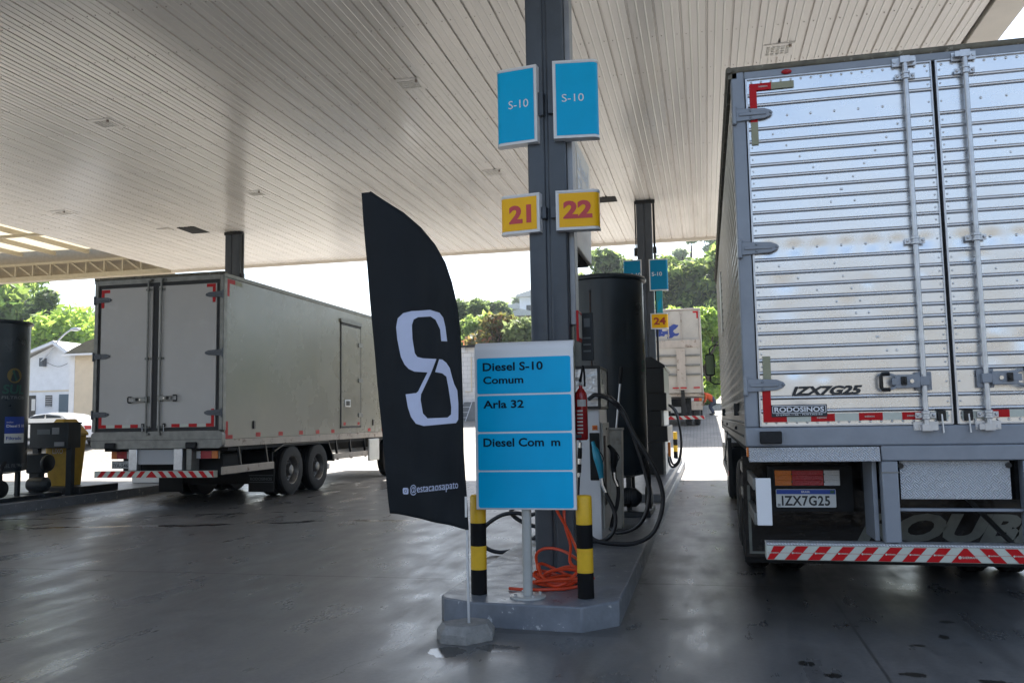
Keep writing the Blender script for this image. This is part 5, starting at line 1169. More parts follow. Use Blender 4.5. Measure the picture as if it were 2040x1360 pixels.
MB().box(WX1-.01, WX1+.03, 18.93, 20.2, 3.88, 3.97).build('rain_strip', 'grey_old', sd)
for z in (3.40, 2.52, 1.66): MB().box(WX1, WX1+.03, 19.98, 20.25, z-.05, z+.05).build('hinge', 'grey_old', sd, bevel=.008)
MB().box(WX1, WX1+.022, 19.17, 19.50, 1.86, 2.03).build('latch', 'zinc', sd, bevel=.01); MB().box(WX1+.02, WX1+.03, 19.24, 19.42, 1.89, 2.0).build('latch_handle', 'black', sd)
for y in (19.1, 19.95):
    b = MB(); b.quad((WX1+.0075, y, 1.42), (WX1+.0075, y+.13, 1.42), (WX1+.0075, y+.13, 1.49), (WX1+.0075, y, 1.49)); b.build('red_tape', 'reflect_red', sd)
# below
for x in (-10.72, -9.05): MB().box(x-.11, x+.11, WY-.06, WY-.01, 1.075, 1.19).build('rubber_buffer', 'rubber', tw, bevel=.02)
tail_lamp(tw, -10.98, -10.54, .885, 1.02, WY+.35); tail_lamp(tw, -9.12, -8.66, .885, 1.02, WY+.2, False)
pl = MB().box(-10.93, -10.50, WY+.30, WY+.31, .70, .845).build('number_plate', 'plate_grey', tw, bevel=.004)
b = MB(); text(b, 'IYA-5464', rect_y(-10.90, -10.53, .72, .80, WY+.296), .012); text(b, 'RS - PORTAO', rect_y(-10.80, -10.63, .82, .835, WY+.296), .0); b.build('lettering', 'ink', pl, sharp=0)
for xa, xb in ((-10.37, -10.19), (-9.44, -9.26)): MB().box(xa, xb, WY+.02, WY+.14, .68, 1.075).build('bumper_post', 'zinc', tw, bevel=.01)
MB().box(-9.20, -9.09, WY+.05, WY+.3, .68, 1.075).build('bumper_post', 'grey_old', tw, bevel=.01)
MB().box(-10.19, -9.44, WY+.06, WY+.08, .79, 1.06).build('tread_panel', 'tread', tw)
striped_bumper(tw, -11.06, -8.60, .555, .675, WY-.01, -9.86, .205, .10, .10, False)
for x in (-10.4, -9.3): MB().box(x-.05, x+.05, WY+.2, 25.3, .80, 1.07).build('chassis_rail', 'black_rough', tw)
MB().box(WX0+.06, WX1-.06, WY+.3, WF-.1, 1.02, 1.085).build('dark_underplate', 'black_rough', tw)  # black plate added to darken the underside of the box
MB().box(WX0+.3, WX1-.3, WY+.5, WY+1.2, .55, .95).build('tank_box', 'black_rough', tw, bevel=.03)
MB().box(WX1-.05, WX1-.01, WY+.05, 15.78, .60, .74).build('guard_rail', 'rusty_white', tw, bevel=.01); MB().box(WX1-.05, WX1-.01, 18.6, 21.0, .64, .77).build('guard_rail', 'rusty_white', tw, bevel=.01)
MB().box(WX1-.02, WX1+.03, 20.65, 21.35, .50, 1.06).build('side_board', 'white_dirty', tw, bevel=.04)
for y in (14.5, 15.5, 18.8, 19.6, 20.5): MB().bar((WX1-.07, y, 1.09), (WX1-.06, y+.12, .62), .05, .04).build('guard_bracket', 'black', tw)
for y in (16.7, 17.95):
    wheel(tw, WX1-.20, y, .52, .52, 1); wheel(tw, WX0+.20, y, .52, .52, -1)
    MB().cyl((WX0+.4, y, .5), (WX1-.4, y, .5), .1, 12).build('axle', 'black_rough', tw)
wheel(tw, WX1-.20, 22.5, .52, .52, 1, False); wheel(tw, WX0+.20, 22.5, .52, .52, -1, False)
MB().prism([(15.85, .95), (16.3, 1.08), (18.4, 1.08), (18.75, .6), (18.72, .6), (18.38, 1.06), (16.3, 1.06), (15.87, .93)], 'x', WX1-.62, WX1-.05).build('mudguard', 'black', tw)
f2 = MB().box(-9.06, -8.50, 15.84, 15.86, .13, .66).build('mudflap', 'rubber', tw)
b = MB(); text(b, 'RODOSINOS', rect_y(-9.02, -8.54, .36, .42, 15.835), .02); b.build('lettering', 'grey_logo', f2, sharp=0)
b = MB()
for z in (.32, .455): b.quad((-9.05, 15.835, z), (-8.51, 15.835, z), (-8.51, 15.835, z+.012), (-9.05, 15.835, z+.012))
b.build('print_line', 'grey_logo', f2)
MB().box(-11.1, -10.55, 15.84, 15.86, .13, .66).build('mudflap', 'rubber', tw); MB().box(-11.0, -8.6, 15.95, 16.0, .28, 1.02).build('gap_blocker', 'black_rough', tw)  # the wide black panel is added to close the bright gap underneath
cab = MB().prism([(23.5, .6), (23.5, 3.0), (23.8, 3.2), (25.3, 3.1), (25.6, 2.0), (25.65, .6)], 'x', -11.05, -8.55).build('cab', 'white', tw, bevel=.06)
MB().box(-8.56, -8.54, 24.0, 25.1, 1.9, 2.7).build('side_window', 'glass', cab); MB().prism([(25.365, 2.95), (25.375, 2.95), (25.62, 2.0), (25.61, 2.0)], 'x', -10.9, -8.7).build('windscreen', 'glass', cab)

# ================================================================== WHITE TRUCK BEYOND THE CANOPY
FY2 = 34.0; GZ = prof(34.0)
tf = thing('box_truck', 'faded white truck with tail lift and blue horse emblem beyond the canopy', 'truck', (-1.35, FY2, GZ), 'trucks at the pumps')
FX0, FX1, FZ0, FZ1 = -2.62, -.09, 2.32, 5.69
MB().box(FX0, FX1, FY2+.06, 42.5, FZ0, FZ1-.02).build('cargo_box', 'truckwhite', tf)
MB().box(FX0-.01, FX1+.01, FY2, FY2+.1, FZ1-.08, FZ1).build('roof_rail', 'rusty_white', tf, bevel=.02)
for a, c in ((FX0, FX0+.08), (FX1-.08, FX1)): MB().box(a, c, FY2+.002, FY2+.1, FZ0, FZ1-.08).build('corner_post', 'rusty_white', tf, bevel=.01)
for a, c in ((FX0+.09, -1.37), (-1.355, FX1-.09)): MB().box(a, c, FY2+.02, FY2+.08, FZ0+.02, FZ1-.09).build('rear_door', 'truckwhite', tf, bevel=.006)
for x in (-1.33, -.83): 
    b = MB(); b.cyl((x, FY2-.02, 4.48), (x, FY2-.02, 5.62), .02, 8); b.ball((x, FY2-.02, 5.5), .05, (1, .6, 1)); b.build('lock_bar', 'rusty_white', tf)
b = MB()
for (a, c, zb, zt) in ((-.38, -.18, 5.50, 5.57), (-.24, -.18, 5.28, 5.50)): b.quad((a, FY2+.012, zb), (c, FY2+.012, zb), (c, FY2+.012, zt), (a, FY2+.012, zt))
b.build('red_tape', 'reflect_red', tf)
T = MB(); hp = [(-1.78, 4.66), (-1.50, 4.62), (-1.47, 4.70), (-1.30, 4.70), (-1.29, 4.62), (-1.40, 4.57), (-1.38, 4.53), (-1.20, 4.55), (-1.12, 4.62), (-1.0, 4.62), (-.93, 4.68), (-.93, 4.74), (-1.0, 4.72), (-1.08, 4.72), (-1.15, 4.80), (-1.12, 4.86), (-1.05, 4.90), (-.96, 4.99), (-.94, 5.05), (-1.02, 5.06), (-1.12, 5.09), (-1.18, 5.06), (-1.28, 5.0), (-1.36, 4.96), (-1.30, 4.92), (-1.36, 4.84), (-1.52, 4.82), (-1.70, 4.86), (-1.72, 4.82), (-1.55, 4.76), (-1.75, 4.70)]
T.quad(*[(x, FY2+.017, z) for x, z in hp]); T.build('horse_emblem', 'horse_blue', tf, sharp=0)
b = MB()
for k in range(4): b.quad((-2.1+.1*k, FY2+.016, 4.62), (-1.95+.1*k, FY2+.016, 4.62), (-1.85+.1*k, FY2+.016, 4.95), (-1.98+.1*k, FY2+.016, 4.95))
b.build('emblem_stripes', 'horse_blue', tf, sharp=0)
lift = MB().box(-2.58, -.16, FY2-.14, FY2-.05, 2.38, 4.42).build('tail_lift', 'truckwhite', tf, bevel=.01)
MB().box(-2.60, -.14, FY2-.16, FY2-.145, 4.14, 4.44).build('lift_edge', 'rusty_white', lift, bevel=.004)
for z in (3.84, 3.46, 3.10): MB().box(-2.58, -.16, FY2-.20, FY2-.145, z-.045, z+.03).build('slat', 'grey_old', lift, bevel=.008)
MB().box(-1.05, -.72, FY2-.215, FY2-.205, 2.5, 4.12).build('centre_strip', 'rusty_white', lift)
for x in (-1.95, -.86): MB().bar((x, FY2-.18, 2.5), (x+.03, FY2-.05, 1.55), .14, .12).build('lift_arm', 'black_rough', tf)
for x in (-1.24, -.94, -.44): MB().box(x, x+.24, FY2-.225, FY2-.205, 2.55, 2.60).build('red_tape', 'reflect_red', lift)
MB().box(FX0, FX1+.02, FY2-.06, FY2+.1, 2.24, 2.36).build('sill', 'rusty_white', tf, bevel=.01)
tail_lamp(tf, -.55, -.15, 2.06, 2.18, FY2-.02, False); tail_lamp(tf, -2.5, -2.1, 2.06, 2.18, FY2-.02)
MB().box(-.55, -.13, FY2, FY2+.03, 1.72, 2.05).build('side_flap', 'rusty_white', tf)
MB().box(-1.35, -.95, FY2+.02, FY2+.04, 1.62, 1.85).build('number_plate', 'plate_grey', tf)
striped_bumper(tf, -2.5, -.06, 1.36, 1.50, FY2-.04, -1.35, .3, .15, .14, False)
for x in (-1.9, -.9): MB().box(x-.06, x+.06, FY2+.1, 44.5, 1.95, 2.25).build('chassis_rail', 'black_rough', tf)
for y in (36.4, 37.7):
    zw = prof(y)+.5
    wheel(tf, -.35, y-1.9, prof(y-1.9)+.5, .5, 1); wheel(tf, -2.35, y-1.9, prof(y-1.9)+.5, .5, -1)
MB().box(-2.55, -.1, 42.6, 44.6, prof(43)+.4, 5.0).build('cab', 'truckwhite', tf, bevel=.1)
MB().box(-2.5, -.15, 36.0, 36.1, 1.45, 2.2).build('mudflap', 'black_rough', tf)

# ---- the person crouching over by the far truck
def skin_person():
    py = 39.2; gz = prof(py); px = .22
    J = {'pel': (px+.12, py, gz+.62), 'chest': (px-.16, py-.02, gz+.93), 'neck': (px-.26, py-.02, gz+.98), 'head': (px-.36, py-.03, gz+1.02), 'top': (px-.46, py-.03, gz+1.0),
         'hl': (px+.14, py-.10, gz+.60), 'kl': (px-.08, py-.14, gz+.40), 'al': (px+.08, py-.14, gz+.08), 'tl': (px-.10, py-.16, gz+.04),
         'hr': (px+.14, py+.10, gz+.60), 'kr': (px-.02, py+.16, gz+.38), 'ar': (px+.14, py+.16, gz+.08), 'tr': (px-.04, py+.18, gz+.04),
         'sl': (px-.20, py-.2, gz+.92), 'el': (px-.24, py-.24, gz+.65), 'wl': (px-.36, py-.18, gz+.45), 'hdl': (px-.42, py-.16, gz+.38),
         'sr': (px-.20, py+.18, gz+.92), 'er': (px-.26, py+.22, gz+.66), 'wr': (px-.38, py+.12, gz+.46), 'hdr': (px-.44, py+.1, gz+.39)}
    Rr = dict(pel=.15, chest=.16, neck=.06, head=.10, top=.08, hl=.10, kl=.065, al=.045, tl=.04, hr=.10, kr=.065, ar=.045, tr=.04, sl=.065, el=.045, wl=.032, hdl=.04, sr=.065, er=.045, wr=.032, hdr=.04)
    E = [('pel', 'chest'), ('chest', 'neck'), ('neck', 'head'), ('head', 'top'), ('pel', 'hl'), ('hl', 'kl'), ('kl', 'al'), ('al', 'tl'), ('pel', 'hr'), ('hr', 'kr'), ('kr', 'ar'), ('ar', 'tr'),
         ('chest', 'sl'), ('sl', 'el'), ('el', 'wl'), ('wl', 'hdl'), ('chest', 'sr'), ('sr', 'er'), ('er', 'wr'), ('wr', 'hdr')]
    ks = list(J); me = bpy.data.meshes.new('person'); base = Vector((px, py, gz))
    me.from_pydata([Vector(J[k])-base for k in ks], [(ks.index(a), ks.index(c)) for a, c in E], [])
    o = bpy.data.objects.new('person', me); COL.objects.link(o); o.location = base
    sk = o.modifiers.new('skin', 'SKIN')
    for i, k in enumerate(ks): me.skin_vertices[0].data[i].radius = (Rr[k], Rr[k]); me.skin_vertices[0].data[i].use_root = (k == 'pel')
    ss = o.modifiers.new('sub', 'SUBSURF'); ss.levels = 2; ss.render_levels = 2
    bpy.context.view_layer.update()
    m2 = bpy.data.meshes.new_from_object(o.evaluated_get(bpy.context.evaluated_depsgraph_get()))
    o.modifiers.clear(); o.data = m2; m2.materials.clear()
    for m in ('skin', 'shirt', 'denim', 'hair', 'black'): m2.materials.append(M[m])
    for p in m2.polygons:
        c = p.center+base; p.use_smooth = True
        rel = c-base
        d_pel = (c-Vector(J['pel'])).length
        t = (c.x-J['pel'][0])/(J['chest'][0]-J['pel'][0])
        if rel.z < .10: p.material_index = 4
        elif c.x < J['head'][0]+.03 and rel.z > .97: p.material_index = 3 if rel.z > 1.02 else 0
        elif c.x < J['neck'][0]-.02 and rel.z > .90: p.material_index = 0
        elif rel.z > .60 and t > .18: p.material_index = 1
        elif rel.x > -.22: p.material_index = 2
        else: p.material_index = 0
    tag(o, 'person in an orange shirt and dark jeans bending beside the far truck', 'person')
skin_person()

# ================================================================== CAR, HOUSES, WALLS
car = thing('parked_car', 'white saloon car parked in the sun behind the yellow bin', 'car', (-26.75, 31.0, prof(31.0)))
def car_build(cx, cy, gz):
    L2, W = 2.25, .90
    prof_pts = [(-L2, .42), (-L2-.02, .66), (-L2+.25, .80), (-1.15, .92), (-.35, 1.38), (.35, 1.46), (1.05, 1.38), (1.62, 1.02), (2.12, .96), (2.25, .80), (2.25, .42)]
    # body: lofted across the width
    vs = []; rows = [(-W, .86, .06), (-W*.97, .97, .02), (-W*.6, 1, 0), (W*.6, 1, 0), (W*.97, .97, .02), (W, .86, .06)]
    P = [(x, z) for x, z in prof_pts]; n = len(P)
    for (y, k, dz) in rows:
        for x, z in P:
            zz = z if z < .95 else .95+(z-.95)*(1 if abs(y) < W*.65 else .93)
            yy = y*(1 if z < 1.0 else (1-.16*(z-.95)/.5))
            vs.append((cx+x*(.985 if abs(y) > W*.9 else 1), cy+yy, gz+zz))
    b = MB(); b.add(vs, [(j*n+i, j*n+i+1, (j+1)*n+i+1, (j+1)*n+i) for j in range(5) for i in range(n-1)]+[tuple(range(n))[::-1], tuple(range(5*n, 6*n))]+[(j*n+n-1, j*n, (j+1)*n, (j+1)*n+n-1) for j in range(5)])
    b.build('body', 'car_white', car, bevel=.03, sharp=45)
    sy = cy-W*.86-.03
    for (pts, nm) in (([(-1.05, .98), (-.35, 1.31), (.22, 1.37), (.22, .98)], 'side_window'), ([(.30, .98), (.30, 1.37), (.95, 1.30), (1.30, 1.03), (1.25, .98)], 'side_window')):
        MB().prism([(cx+x, gz+z) for x, z in pts], 'y', sy-.012, sy+.05).build(nm, 'glass', car)
    MB().prism([(cx-1.12, gz+.965), (cx-.40, gz+1.375), (cx-.38, gz+1.36), (cx-1.08, gz+.95)], 'y', cy-.66, cy+.66).build('windscreen', mat('reflection_glass', (.35, .38, .42), .08), car)  # whitish reflection on the windscreen put into the glass colour
    MB().box(cx-2.1, cx+2.15, cy-W-.01, cy+W+.01, gz+.30, gz+.425).build('lower_trim', 'black', car, bevel=.02)
    MB().box(cx-.82, cx-.66, cy-W-.14, cy-W+.02, gz+.93, gz+1.05).build('door_mirror', 'car_white', car, bevel=.03)
    for x in (-.15, .62): MB().box(cx+x, cx+x+.18, cy-W-.018, cy-W, gz+.83, gz+.86).build('door_handle', 'chrome', car)
    MB().box(cx+2.10, cx+2.262, cy-W+.02, cy-W+.35, gz+.74, gz+.90).build('rear_light', 'lens_red', car, bevel=.02)
    for x in (-1.38, 1.35):
        for s in (-1, 1): wheel(car, cx+x, cy+s*(W-.11), gz+.31, .31, 1, False)
    for w in kids(car):
        if w.name.startswith('wheel'): w.rotation_euler = (0, 0, -PI/2 if w.location.y < 0 else PI/2)
car_build(-26.75, 31.0, prof(31.0))

t = thing('white_house', 'white gabled house with louvred windows behind the parked car', 'house', (-38.4, 46, 1.9))
hx0, hx1, hc, ey, ez = -40.6, -36.75, -37.85, 44.0, 5.55
MB().prism([(hx0, 1.8), (hx1, 1.8), (hx1, ez), (hc, 6.50), (hx0, ez-.2)], 'y', ey, ey+9).build('wall', 'housewhite', t)
b = MB(); b.prism([(hc, 6.52), (hx1+.35, 5.60), (hx1+.35, 5.70), (hc, 6.64)], 'y', ey-.45, ey+9.3); b.build('roof', 'tile_pale', t)
b = MB(); b.prism([(hc, 6.52), (hc, 6.64), (hx0-.4, 5.60), (hx0-.4, 5.50)], 'y', ey-.45, ey+9.3); b.build('roof', 'tile_pale', t)
b = MB(); b.bar((hc, ey-.46, 6.50), (hx1+.35, ey-.46, 5.58), .05, .14); b.build('barge_board', 'housewhite', t); MB().bar((hc, ey-.46, 6.50), (hx0-.4, ey-.46, 5.50), .05, .14).build('barge_board', 'housewhite', t)
MB().box(hx0-.02, hx1+.02, ey-.05, ey, 3.62, 3.70).build('string_course', 'beige_wall', t)
for (a, c, zb, zt, m) in ((-38.62, -38.15, 2.72, 3.40, 'window'), (-37.66, -37.02, 2.35, 3.44, 'louvre')):
    w = MB().box(a, c, ey-.03, ey+.02, zb, zt).build('window', m, t)
    b = MB()
    k = 0
    while zb+.06+k*.13 < zt: b.bar((a, ey-.05, zb+.06+k*.13), (c, ey-.05, zb+.06+k*.13), .04, .025); k += 1
    b.build('bars', 'housewhite' if m == 'window' else 'louvre', w)
    MB().box(a-.06, c+.06, ey-.06, ey-.0, zb-.07, zb-.01).build('sill', 'housewhite', w)
MB().box(-40.2, -39.3, ey-.04, ey+.02, 1.9, 3.42).build('door', 'window', t); MB().box(-39.55, -39.3, ey-.06, ey-.03, 2.5, 3.2).build('poster', 'label_white', t)
t = thing('street_lamp', 'curved arm street lamp fixed to the white gable', 'street lamp', (-38.9, 43.9, 5.0))
L0 = lambda x, z: (x*43.7/40, 43.7, 1.5+(z-1.5)*43.7/40)
MB().tube([L0(-35.46, 5.1), L0(-35.0, 5.55), L0(-34.5, 6.1), L0(-34.1, 6.48), L0(-33.75, 6.7), L0(-33.5, 6.78)], .05, 8, smooth=3).build('arm', 'zinc', t)
MB().ball(L0(-33.35, 6.78), .22, (1.6, .8, .5), 12, 6).build('lamp_head', 'zinc', t); p = L0(-35.46, 5.1); MB().box(p[0]-.12, p[0]+.12, 43.66, 43.99, p[2]-.3, p[2]+.2).build('bracket', 'steel_dark', t)
b = MB(); p = L0(-35.46, 5.1); b.tube([(p[0], 43.7, p[2]+.1), (-37.8, 43.9, 5.1), (-36.9, 43.7, 5.25)], .014, 5, smooth=4); tag(b.build('service_cable', 'black', None, loc=(-37.8, 43.9, 5)), 'thin sagging cable across the white gable wall', 'cable')
t = thing('beige_block', 'plain beige building with a dark rounded roof left of the white truck', 'building', (-28, 38, 1.3))
MB().box(-30.25, -24, 36, 41, 1.0, 4.98).build('wall', 'beige_wall', t); MB().box(-30.27, -29.98, 35.98, 36.0, 1.0, 4.95).build('pilaster', 'housewhite', t)
b = MB(); b.prism([(-30.45, 5.0), (-29.9, 5.28), (-29.2, 5.58), (-28, 5.9), (-26, 6.1), (-23.8, 6.1), (-23.8, 4.98), (-30.45, 4.98)], 'y', 35.7, 41.2); b.build('roof', 'dark_olive', t)
MB().box(-30.5, -23.8, 35.6, 35.72, 4.93, 5.02).build('eaves', 'housewhite', t)
t = thing('low_wall_block', 'long white painted brick building with a grey base beyond the flag', 'building', (-10, 39, 1.4))
MB().box(-17.5, -5.2, 38.5, 43, 2.33, 4.86).build('wall', 'painted_brick', t); MB().box(-17.52, -5.18, 38.46, 43.02, 1.0, 2.33).build('base', 'grey_band', t)
MB().box(-17.7, -5.0, 38.2, 43.3, 4.86, 4.95).build('roof', 'black_rough', t); MB().box(-17.6, -10.9, 38.42, 38.5, 4.62, 4.86).build('fascia_box', 'housewhite', t); MB().box(-11.25, -11.12, 38.42, 38.5, 1.2, 4.6).build('downpipe', 'beige_wall', t)
b = MB(); b.tube([(-10.9, 38.44, 2.8), (-10.6, 38.44, 2.8), (-10.6, 38.44, 4.4)], .03, 6); b.build('pipe', 'beige_wall', t)
t = thing('step_ladder', 'thin metal step ladder standing against the grey wall base', 'ladder', (-10.8, 38.2, 1.5))
for x in (-11.0, -10.6): MB().cyl((x-.12, 37.7, 1.42), (x+.1, 38.3, 2.45), .02, 6).build('stile', 'zinc', t)
for k in range(4): MB().cyl((-11.08+.05*k, 37.8+.14*k, 1.6+.24*k), (-10.68+.05*k, 37.8+.14*k, 1.6+.24*k), .016, 6).build('rung', 'zinc', t)

def hill_house(x, y, w, d, zb, h, label, roofm, wallm='housewhite', win=()):
    t = thing('hill_house', label, 'house', (x, y, zb)); MB().box(x-w/2, x+w/2, y, y+d, zb-4, zb+h).build('wall', wallm, t)
    MB().prism([(x-w/2-.4, zb+h-.05), (x+w/2+.4, zb+h-.05), (x+w/2+.2, zb+h+.2), (x, zb+h+w*.20), (x-w/2-.2, zb+h+.2)], 'y', y-.5, y+d+.5).build('roof', roofm, t)
    for (a, zz, ww, hh) in win:
        o = MB().box(x+a-ww/2, x+a+ww/2, y-.05, y+.02, zb+zz, zb+zz+hh).build('window', 'window', t); MB().box(x+a-ww/2-.1, x+a+ww/2+.1, y-.08, y-.05, zb+zz-.12, zb+zz).build('sill', 'housewhite', o)
hill_house(-17.2, 90, 4.2, 6, 11.9, 2.75, 'white house on the hill with a dark window left of the column', 'tile_pale', win=((-.9, 1.0, .9, .8), (.6, 1.0, .9, .8)))
hill_house(-18.3, 86, 3.4, 3, 10.6, 1.5, 'low brick red annexe below the white hill house', 'tile_pale', 'tile_red')
hill_house(-20.6, 95, 3.2, 5, 12.4, 1.6, 'small pale house with a grey gable on the hill', 'tile_pale', 'beige_wall', win=((0, .5, .8, .7),))
hill_house(-24.2, 100, 4.5, 5, 13.2, 1.6, 'cream house half hidden by hill trees', 'tile_pale', 'beige_wall', win=((1, .5, .9, .8),))

# ================================================================== TREES
def make_tree(name, label, cat, x, y, w, h, leaf, n=5200, size=.30, base=None, trunk=True, group='trees on the hillside behind the station', seed=0, nb=16, flat=.9, low=.25, inner=.35, group_on=True):
    rg = np.random.RandomState(seed+17); gz = hill(x, y) if base is None else base
    t = thing(name, label, cat, (x, y, gz), group if group_on else None)
    # lumps of the crown
    C = []
    for k in range(nb):
        a = rg.uniform(0, 2*PI); rr = math.sqrt(rg.uniform(0, 1)); zz = rg.uniform(low, 1.0)
        env = math.sqrt(max(.08, 1-((zz-.55)/.58)**2))
        C.append((w/2*.72*rr*env*math.cos(a), w/2*.72*rr*env*math.sin(a), h*zz*.93, w*rg.uniform(.13, .24)))
    C = np.array(C); pick = rg.choice(nb, n, p=(C[:, 3]**2)/np.sum(C[:, 3]**2))
    d = rg.normal(size=(n, 3)); d /= np.linalg.norm(d, axis=1)[:, None]
    rad = C[pick, 3]*(rg.uniform(inner, 1.12, n)**.6)
    ctr = C[pick, :3]+d*rad[:, None]*np.array([1, 1, flat]); ctr[:, 2] = np.maximum(ctr[:, 2], h*.04)
    nrm = d*.6+rg.normal(size=(n, 3))*.6+np.array([0, 0, .35]); nrm /= np.linalg.norm(nrm, axis=1)[:, None]
    ref = rg.normal(size=(n, 3)); u = np.cross(nrm, ref); u /= np.linalg.norm(u, axis=1)[:, None]; v = np.cross(nrm, u)
    s = size*rg.uniform(.6, 1.6, n)[:, None]
    A = ctr-u*s*.9; B = ctr-v*s*.42+u*s*.1; Cc = ctr+u*s; D = ctr+v*s*.42+u*s*.1
    V = np.stack([A, B, Cc, D], 1).reshape(-1, 3)
    me = bpy.data.meshes.new('crown'); me.vertices.add(4*n); me.vertices.foreach_set('co', V.ravel())
    me.loops.add(4*n); me.loops.foreach_set('vertex_index', np.arange(4*n, dtype=np.int32)); me.polygons.add(n)
    me.polygons.foreach_set('loop_start', np.arange(0, 4*n, 4, dtype=np.int32)); me.materials.append(M[leaf]); me.update(calc_edges=True)
    o = bpy.data.objects.new('crown', me); COL.objects.link(o); o.parent = t
    if trunk:
        b = MB(); r0 = .035*h
        b.tube([(0, 0, -.3), (.02*w, 0, h*.25), (-.01*w, .02*w, h*.5), (.02*w, 0, h*.8)], [r0, r0*.75, r0*.5, r0*.15], 8, smooth=3)
        for k in range(min(9, nb)):
            c = C[k]; z0 = h*(.22+.04*k); b.tube([(0, 0, z0), (c[0]*.5, c[1]*.5, z0+(c[2]-z0)*.55), (c[0], c[1], max(c[2], z0+.2))], [r0*.4, r0*.28, r0*.08], 6, smooth=2)
        b.build('trunk', 'bark', t, loc=None) if False else None
        bb = MB(); bb.v = [(p[0]+x, p[1]+y, p[2]+gz) for p in b.v]; bb.f = b.f; bb.m = b.m; bb.build('trunk', 'bark', t)
    return t
G1 = 'trees behind the houses on the left'; G2 = 'trees and bushes above the white building'; G3 = 'trees on the hill behind the tank'
make_tree('broadleaf_tree', 'big sunlit tree at the left edge under the lattice canopy', 'tree', -59.5, 62, 12, 12.5, 'leaf_mid', 8500, .40, group=G1, seed=1, nb=22)
make_tree('broadleaf_tree', 'dark tree leaning above the white gable house', 'tree', -51.6, 58, 4.6, 9.7, 'leaf_dark', 3600, .32, group=G1, seed=2, low=.4)
make_tree('broadleaf_tree', 'bright green low tree behind the pale tiled roof', 'tree', -55, 55, 9.5, 8.2, 'leaf_light', 6500, .34, group=G1, seed=3, nb=20)
make_tree('broadleaf_tree', 'yellow green tree between the gable and the white truck', 'tree', -47.2, 56, 8.5, 7.6, 'leaf_light', 5600, .32, group=G1, seed=4, nb=18)
make_tree('broadleaf_tree', 'rounded bush just left of the white truck', 'tree', -43.0, 60, 6, 6.4, 'leaf_mid', 4200, .32, group=G1, seed=5)
make_tree('broadleaf_tree', 'tall dark tree standing right beside the flag', 'tree', -16.3, 60, 3.6, 7.7, 'leaf_dark', 5200, .24, group=G2, seed=6, low=.3, nb=18)
make_tree('broadleaf_tree', 'bright bushy tree between flag and mango tree', 'tree', -14.5, 54, 4.0, 5.6, 'leaf_mid', 5200, .22, group=G2, seed=7, nb=18)
make_tree('broadleaf_tree', 'yellowish low bush at the roof line beside the flag', 'tree', -14.9, 47, 2.6, 4.9, 'leaf_light', 3200, .2, group=G2, seed=8, base=2.0)
make_tree('mango_tree', 'rounded tree with reddish new leaves above the price board', 'tree', -11.6, 48, 3.9, 5.2, 'leaf_mango', 5600, .19, group=G2, seed=9, nb=20, base=2.2)
make_tree('broadleaf_tree', 'pale olive bush left of the nearest column', 'tree', -9.6, 47, 3.4, 4.9, 'leaf_olive', 4600, .17, group=G2, seed=10, base=2.2, nb=18)
make_tree('broadleaf_tree', 'rounded dark tree below the hill houses', 'tree', -18.2, 76, 3.4, 4.6, 'leaf_dark', 4300, .26, group=G2, seed=11)
make_tree('broadleaf_tree', 'leafy banana like clump under the white hill house', 'tree', -15.4, 72, 4.6, 3.4, 'leaf_olive', 3600, .30, group=G2, seed=12)
make_tree('broadleaf_tree', 'grey green thicket left of the hill houses', 'tree', -22.6, 84, 6.0, 3.2, 'leaf_olive', 3800, .32, group=G2, seed=13)
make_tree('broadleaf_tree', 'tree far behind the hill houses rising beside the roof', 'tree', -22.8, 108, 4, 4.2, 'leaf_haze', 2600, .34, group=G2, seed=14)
make_tree('broadleaf_tree', 'distant low tree between column and tank lid', 'tree', -10.6, 72, 5, 7.6, 'leaf_olive', 3600, .28, group=G3, seed=15)
make_tree('broadleaf_tree', 'tall dark tree directly above the tank lid', 'tree', -6.8, 70, 5.6, 9.2, 'leaf_dark', 6200, .28, group=G3, seed=16, nb=20)
make_tree('broadleaf_tree', 'sunny tree between tank lid and far blue signs', 'tree', -4.9, 66, 4.2, 6.6, 'leaf_mid', 4800, .25, group=G3, seed=17)
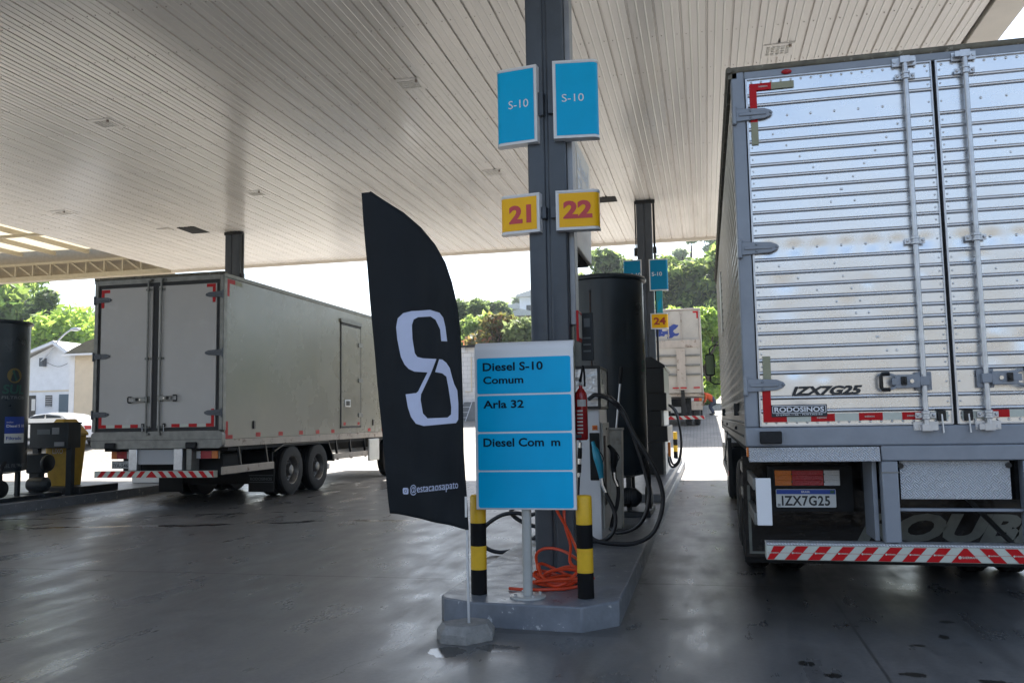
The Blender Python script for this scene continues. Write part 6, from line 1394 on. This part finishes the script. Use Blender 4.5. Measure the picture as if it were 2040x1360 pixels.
make_tree('broadleaf_tree', 'large dark tree right of the far blue signs', 'tree', -1.6, 68, 7.2, 9.0, 'leaf_deep', 8200, .33, group=G3, seed=18, nb=24)
make_tree('broadleaf_tree', 'dense dark tree touching the silver truck', 'tree', 2.2, 66, 7.0, 9.4, 'leaf_deep', 7800, .33, group=G3, seed=19, nb=24)
make_tree('broadleaf_tree', 'sunlit topped tree above the dark tree mass', 'tree', .6, 76, 6.5, 8.2, 'leaf_mid', 5200, .28, group=G3, seed=20, nb=18)
make_tree('broadleaf_tree', 'dark undergrowth tree behind the yellow 24 sign', 'tree', -3.0, 58, 6.0, 6.2, 'leaf_dark', 5200, .25, group=G3, seed=21, nb=18, low=.1)
make_tree('broadleaf_tree', 'bright leafy tree hanging beside the far truck', 'tree', .15, 47, 2.7, 5.5, 'leaf_light', 6400, .19, group=G3, seed=22, nb=20, low=.08, base=2.0)
make_tree('broadleaf_tree', 'bright leafy tree showing over the far truck roof', 'tree', -1.5, 49, 3.0, 5.2, 'leaf_light', 4600, .20, group=G3, seed=23, nb=18, base=2.2)
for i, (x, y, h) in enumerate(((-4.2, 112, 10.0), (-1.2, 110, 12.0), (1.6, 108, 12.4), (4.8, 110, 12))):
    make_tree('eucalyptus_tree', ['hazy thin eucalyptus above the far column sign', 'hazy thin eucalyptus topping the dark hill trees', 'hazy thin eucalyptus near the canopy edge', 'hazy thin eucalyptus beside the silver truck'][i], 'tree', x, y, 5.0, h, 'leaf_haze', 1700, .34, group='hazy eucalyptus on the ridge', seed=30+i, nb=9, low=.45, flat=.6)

# ================================================================== AIR
def build_haze():
    m = bpy.data.materials.new('haze_air'); m.use_nodes = True; t = m.node_tree; t.nodes.clear()
    o = t.nodes.new('ShaderNodeOutputMaterial'); v = t.nodes.new('ShaderNodeVolumePrincipled'); v.inputs['Color'].default_value = (.86, .92, 1, 1); v.inputs['Density'].default_value = .0007; v.inputs['Anisotropy'].default_value = .3
    t.links.new(v.outputs[0], o.inputs['Volume'])
    b = MB().box(-620, 620, -340, 720, -2, 60); h = b.build('haze', m, None, sharp=0); tag(h, kind='stuff')
build_haze()
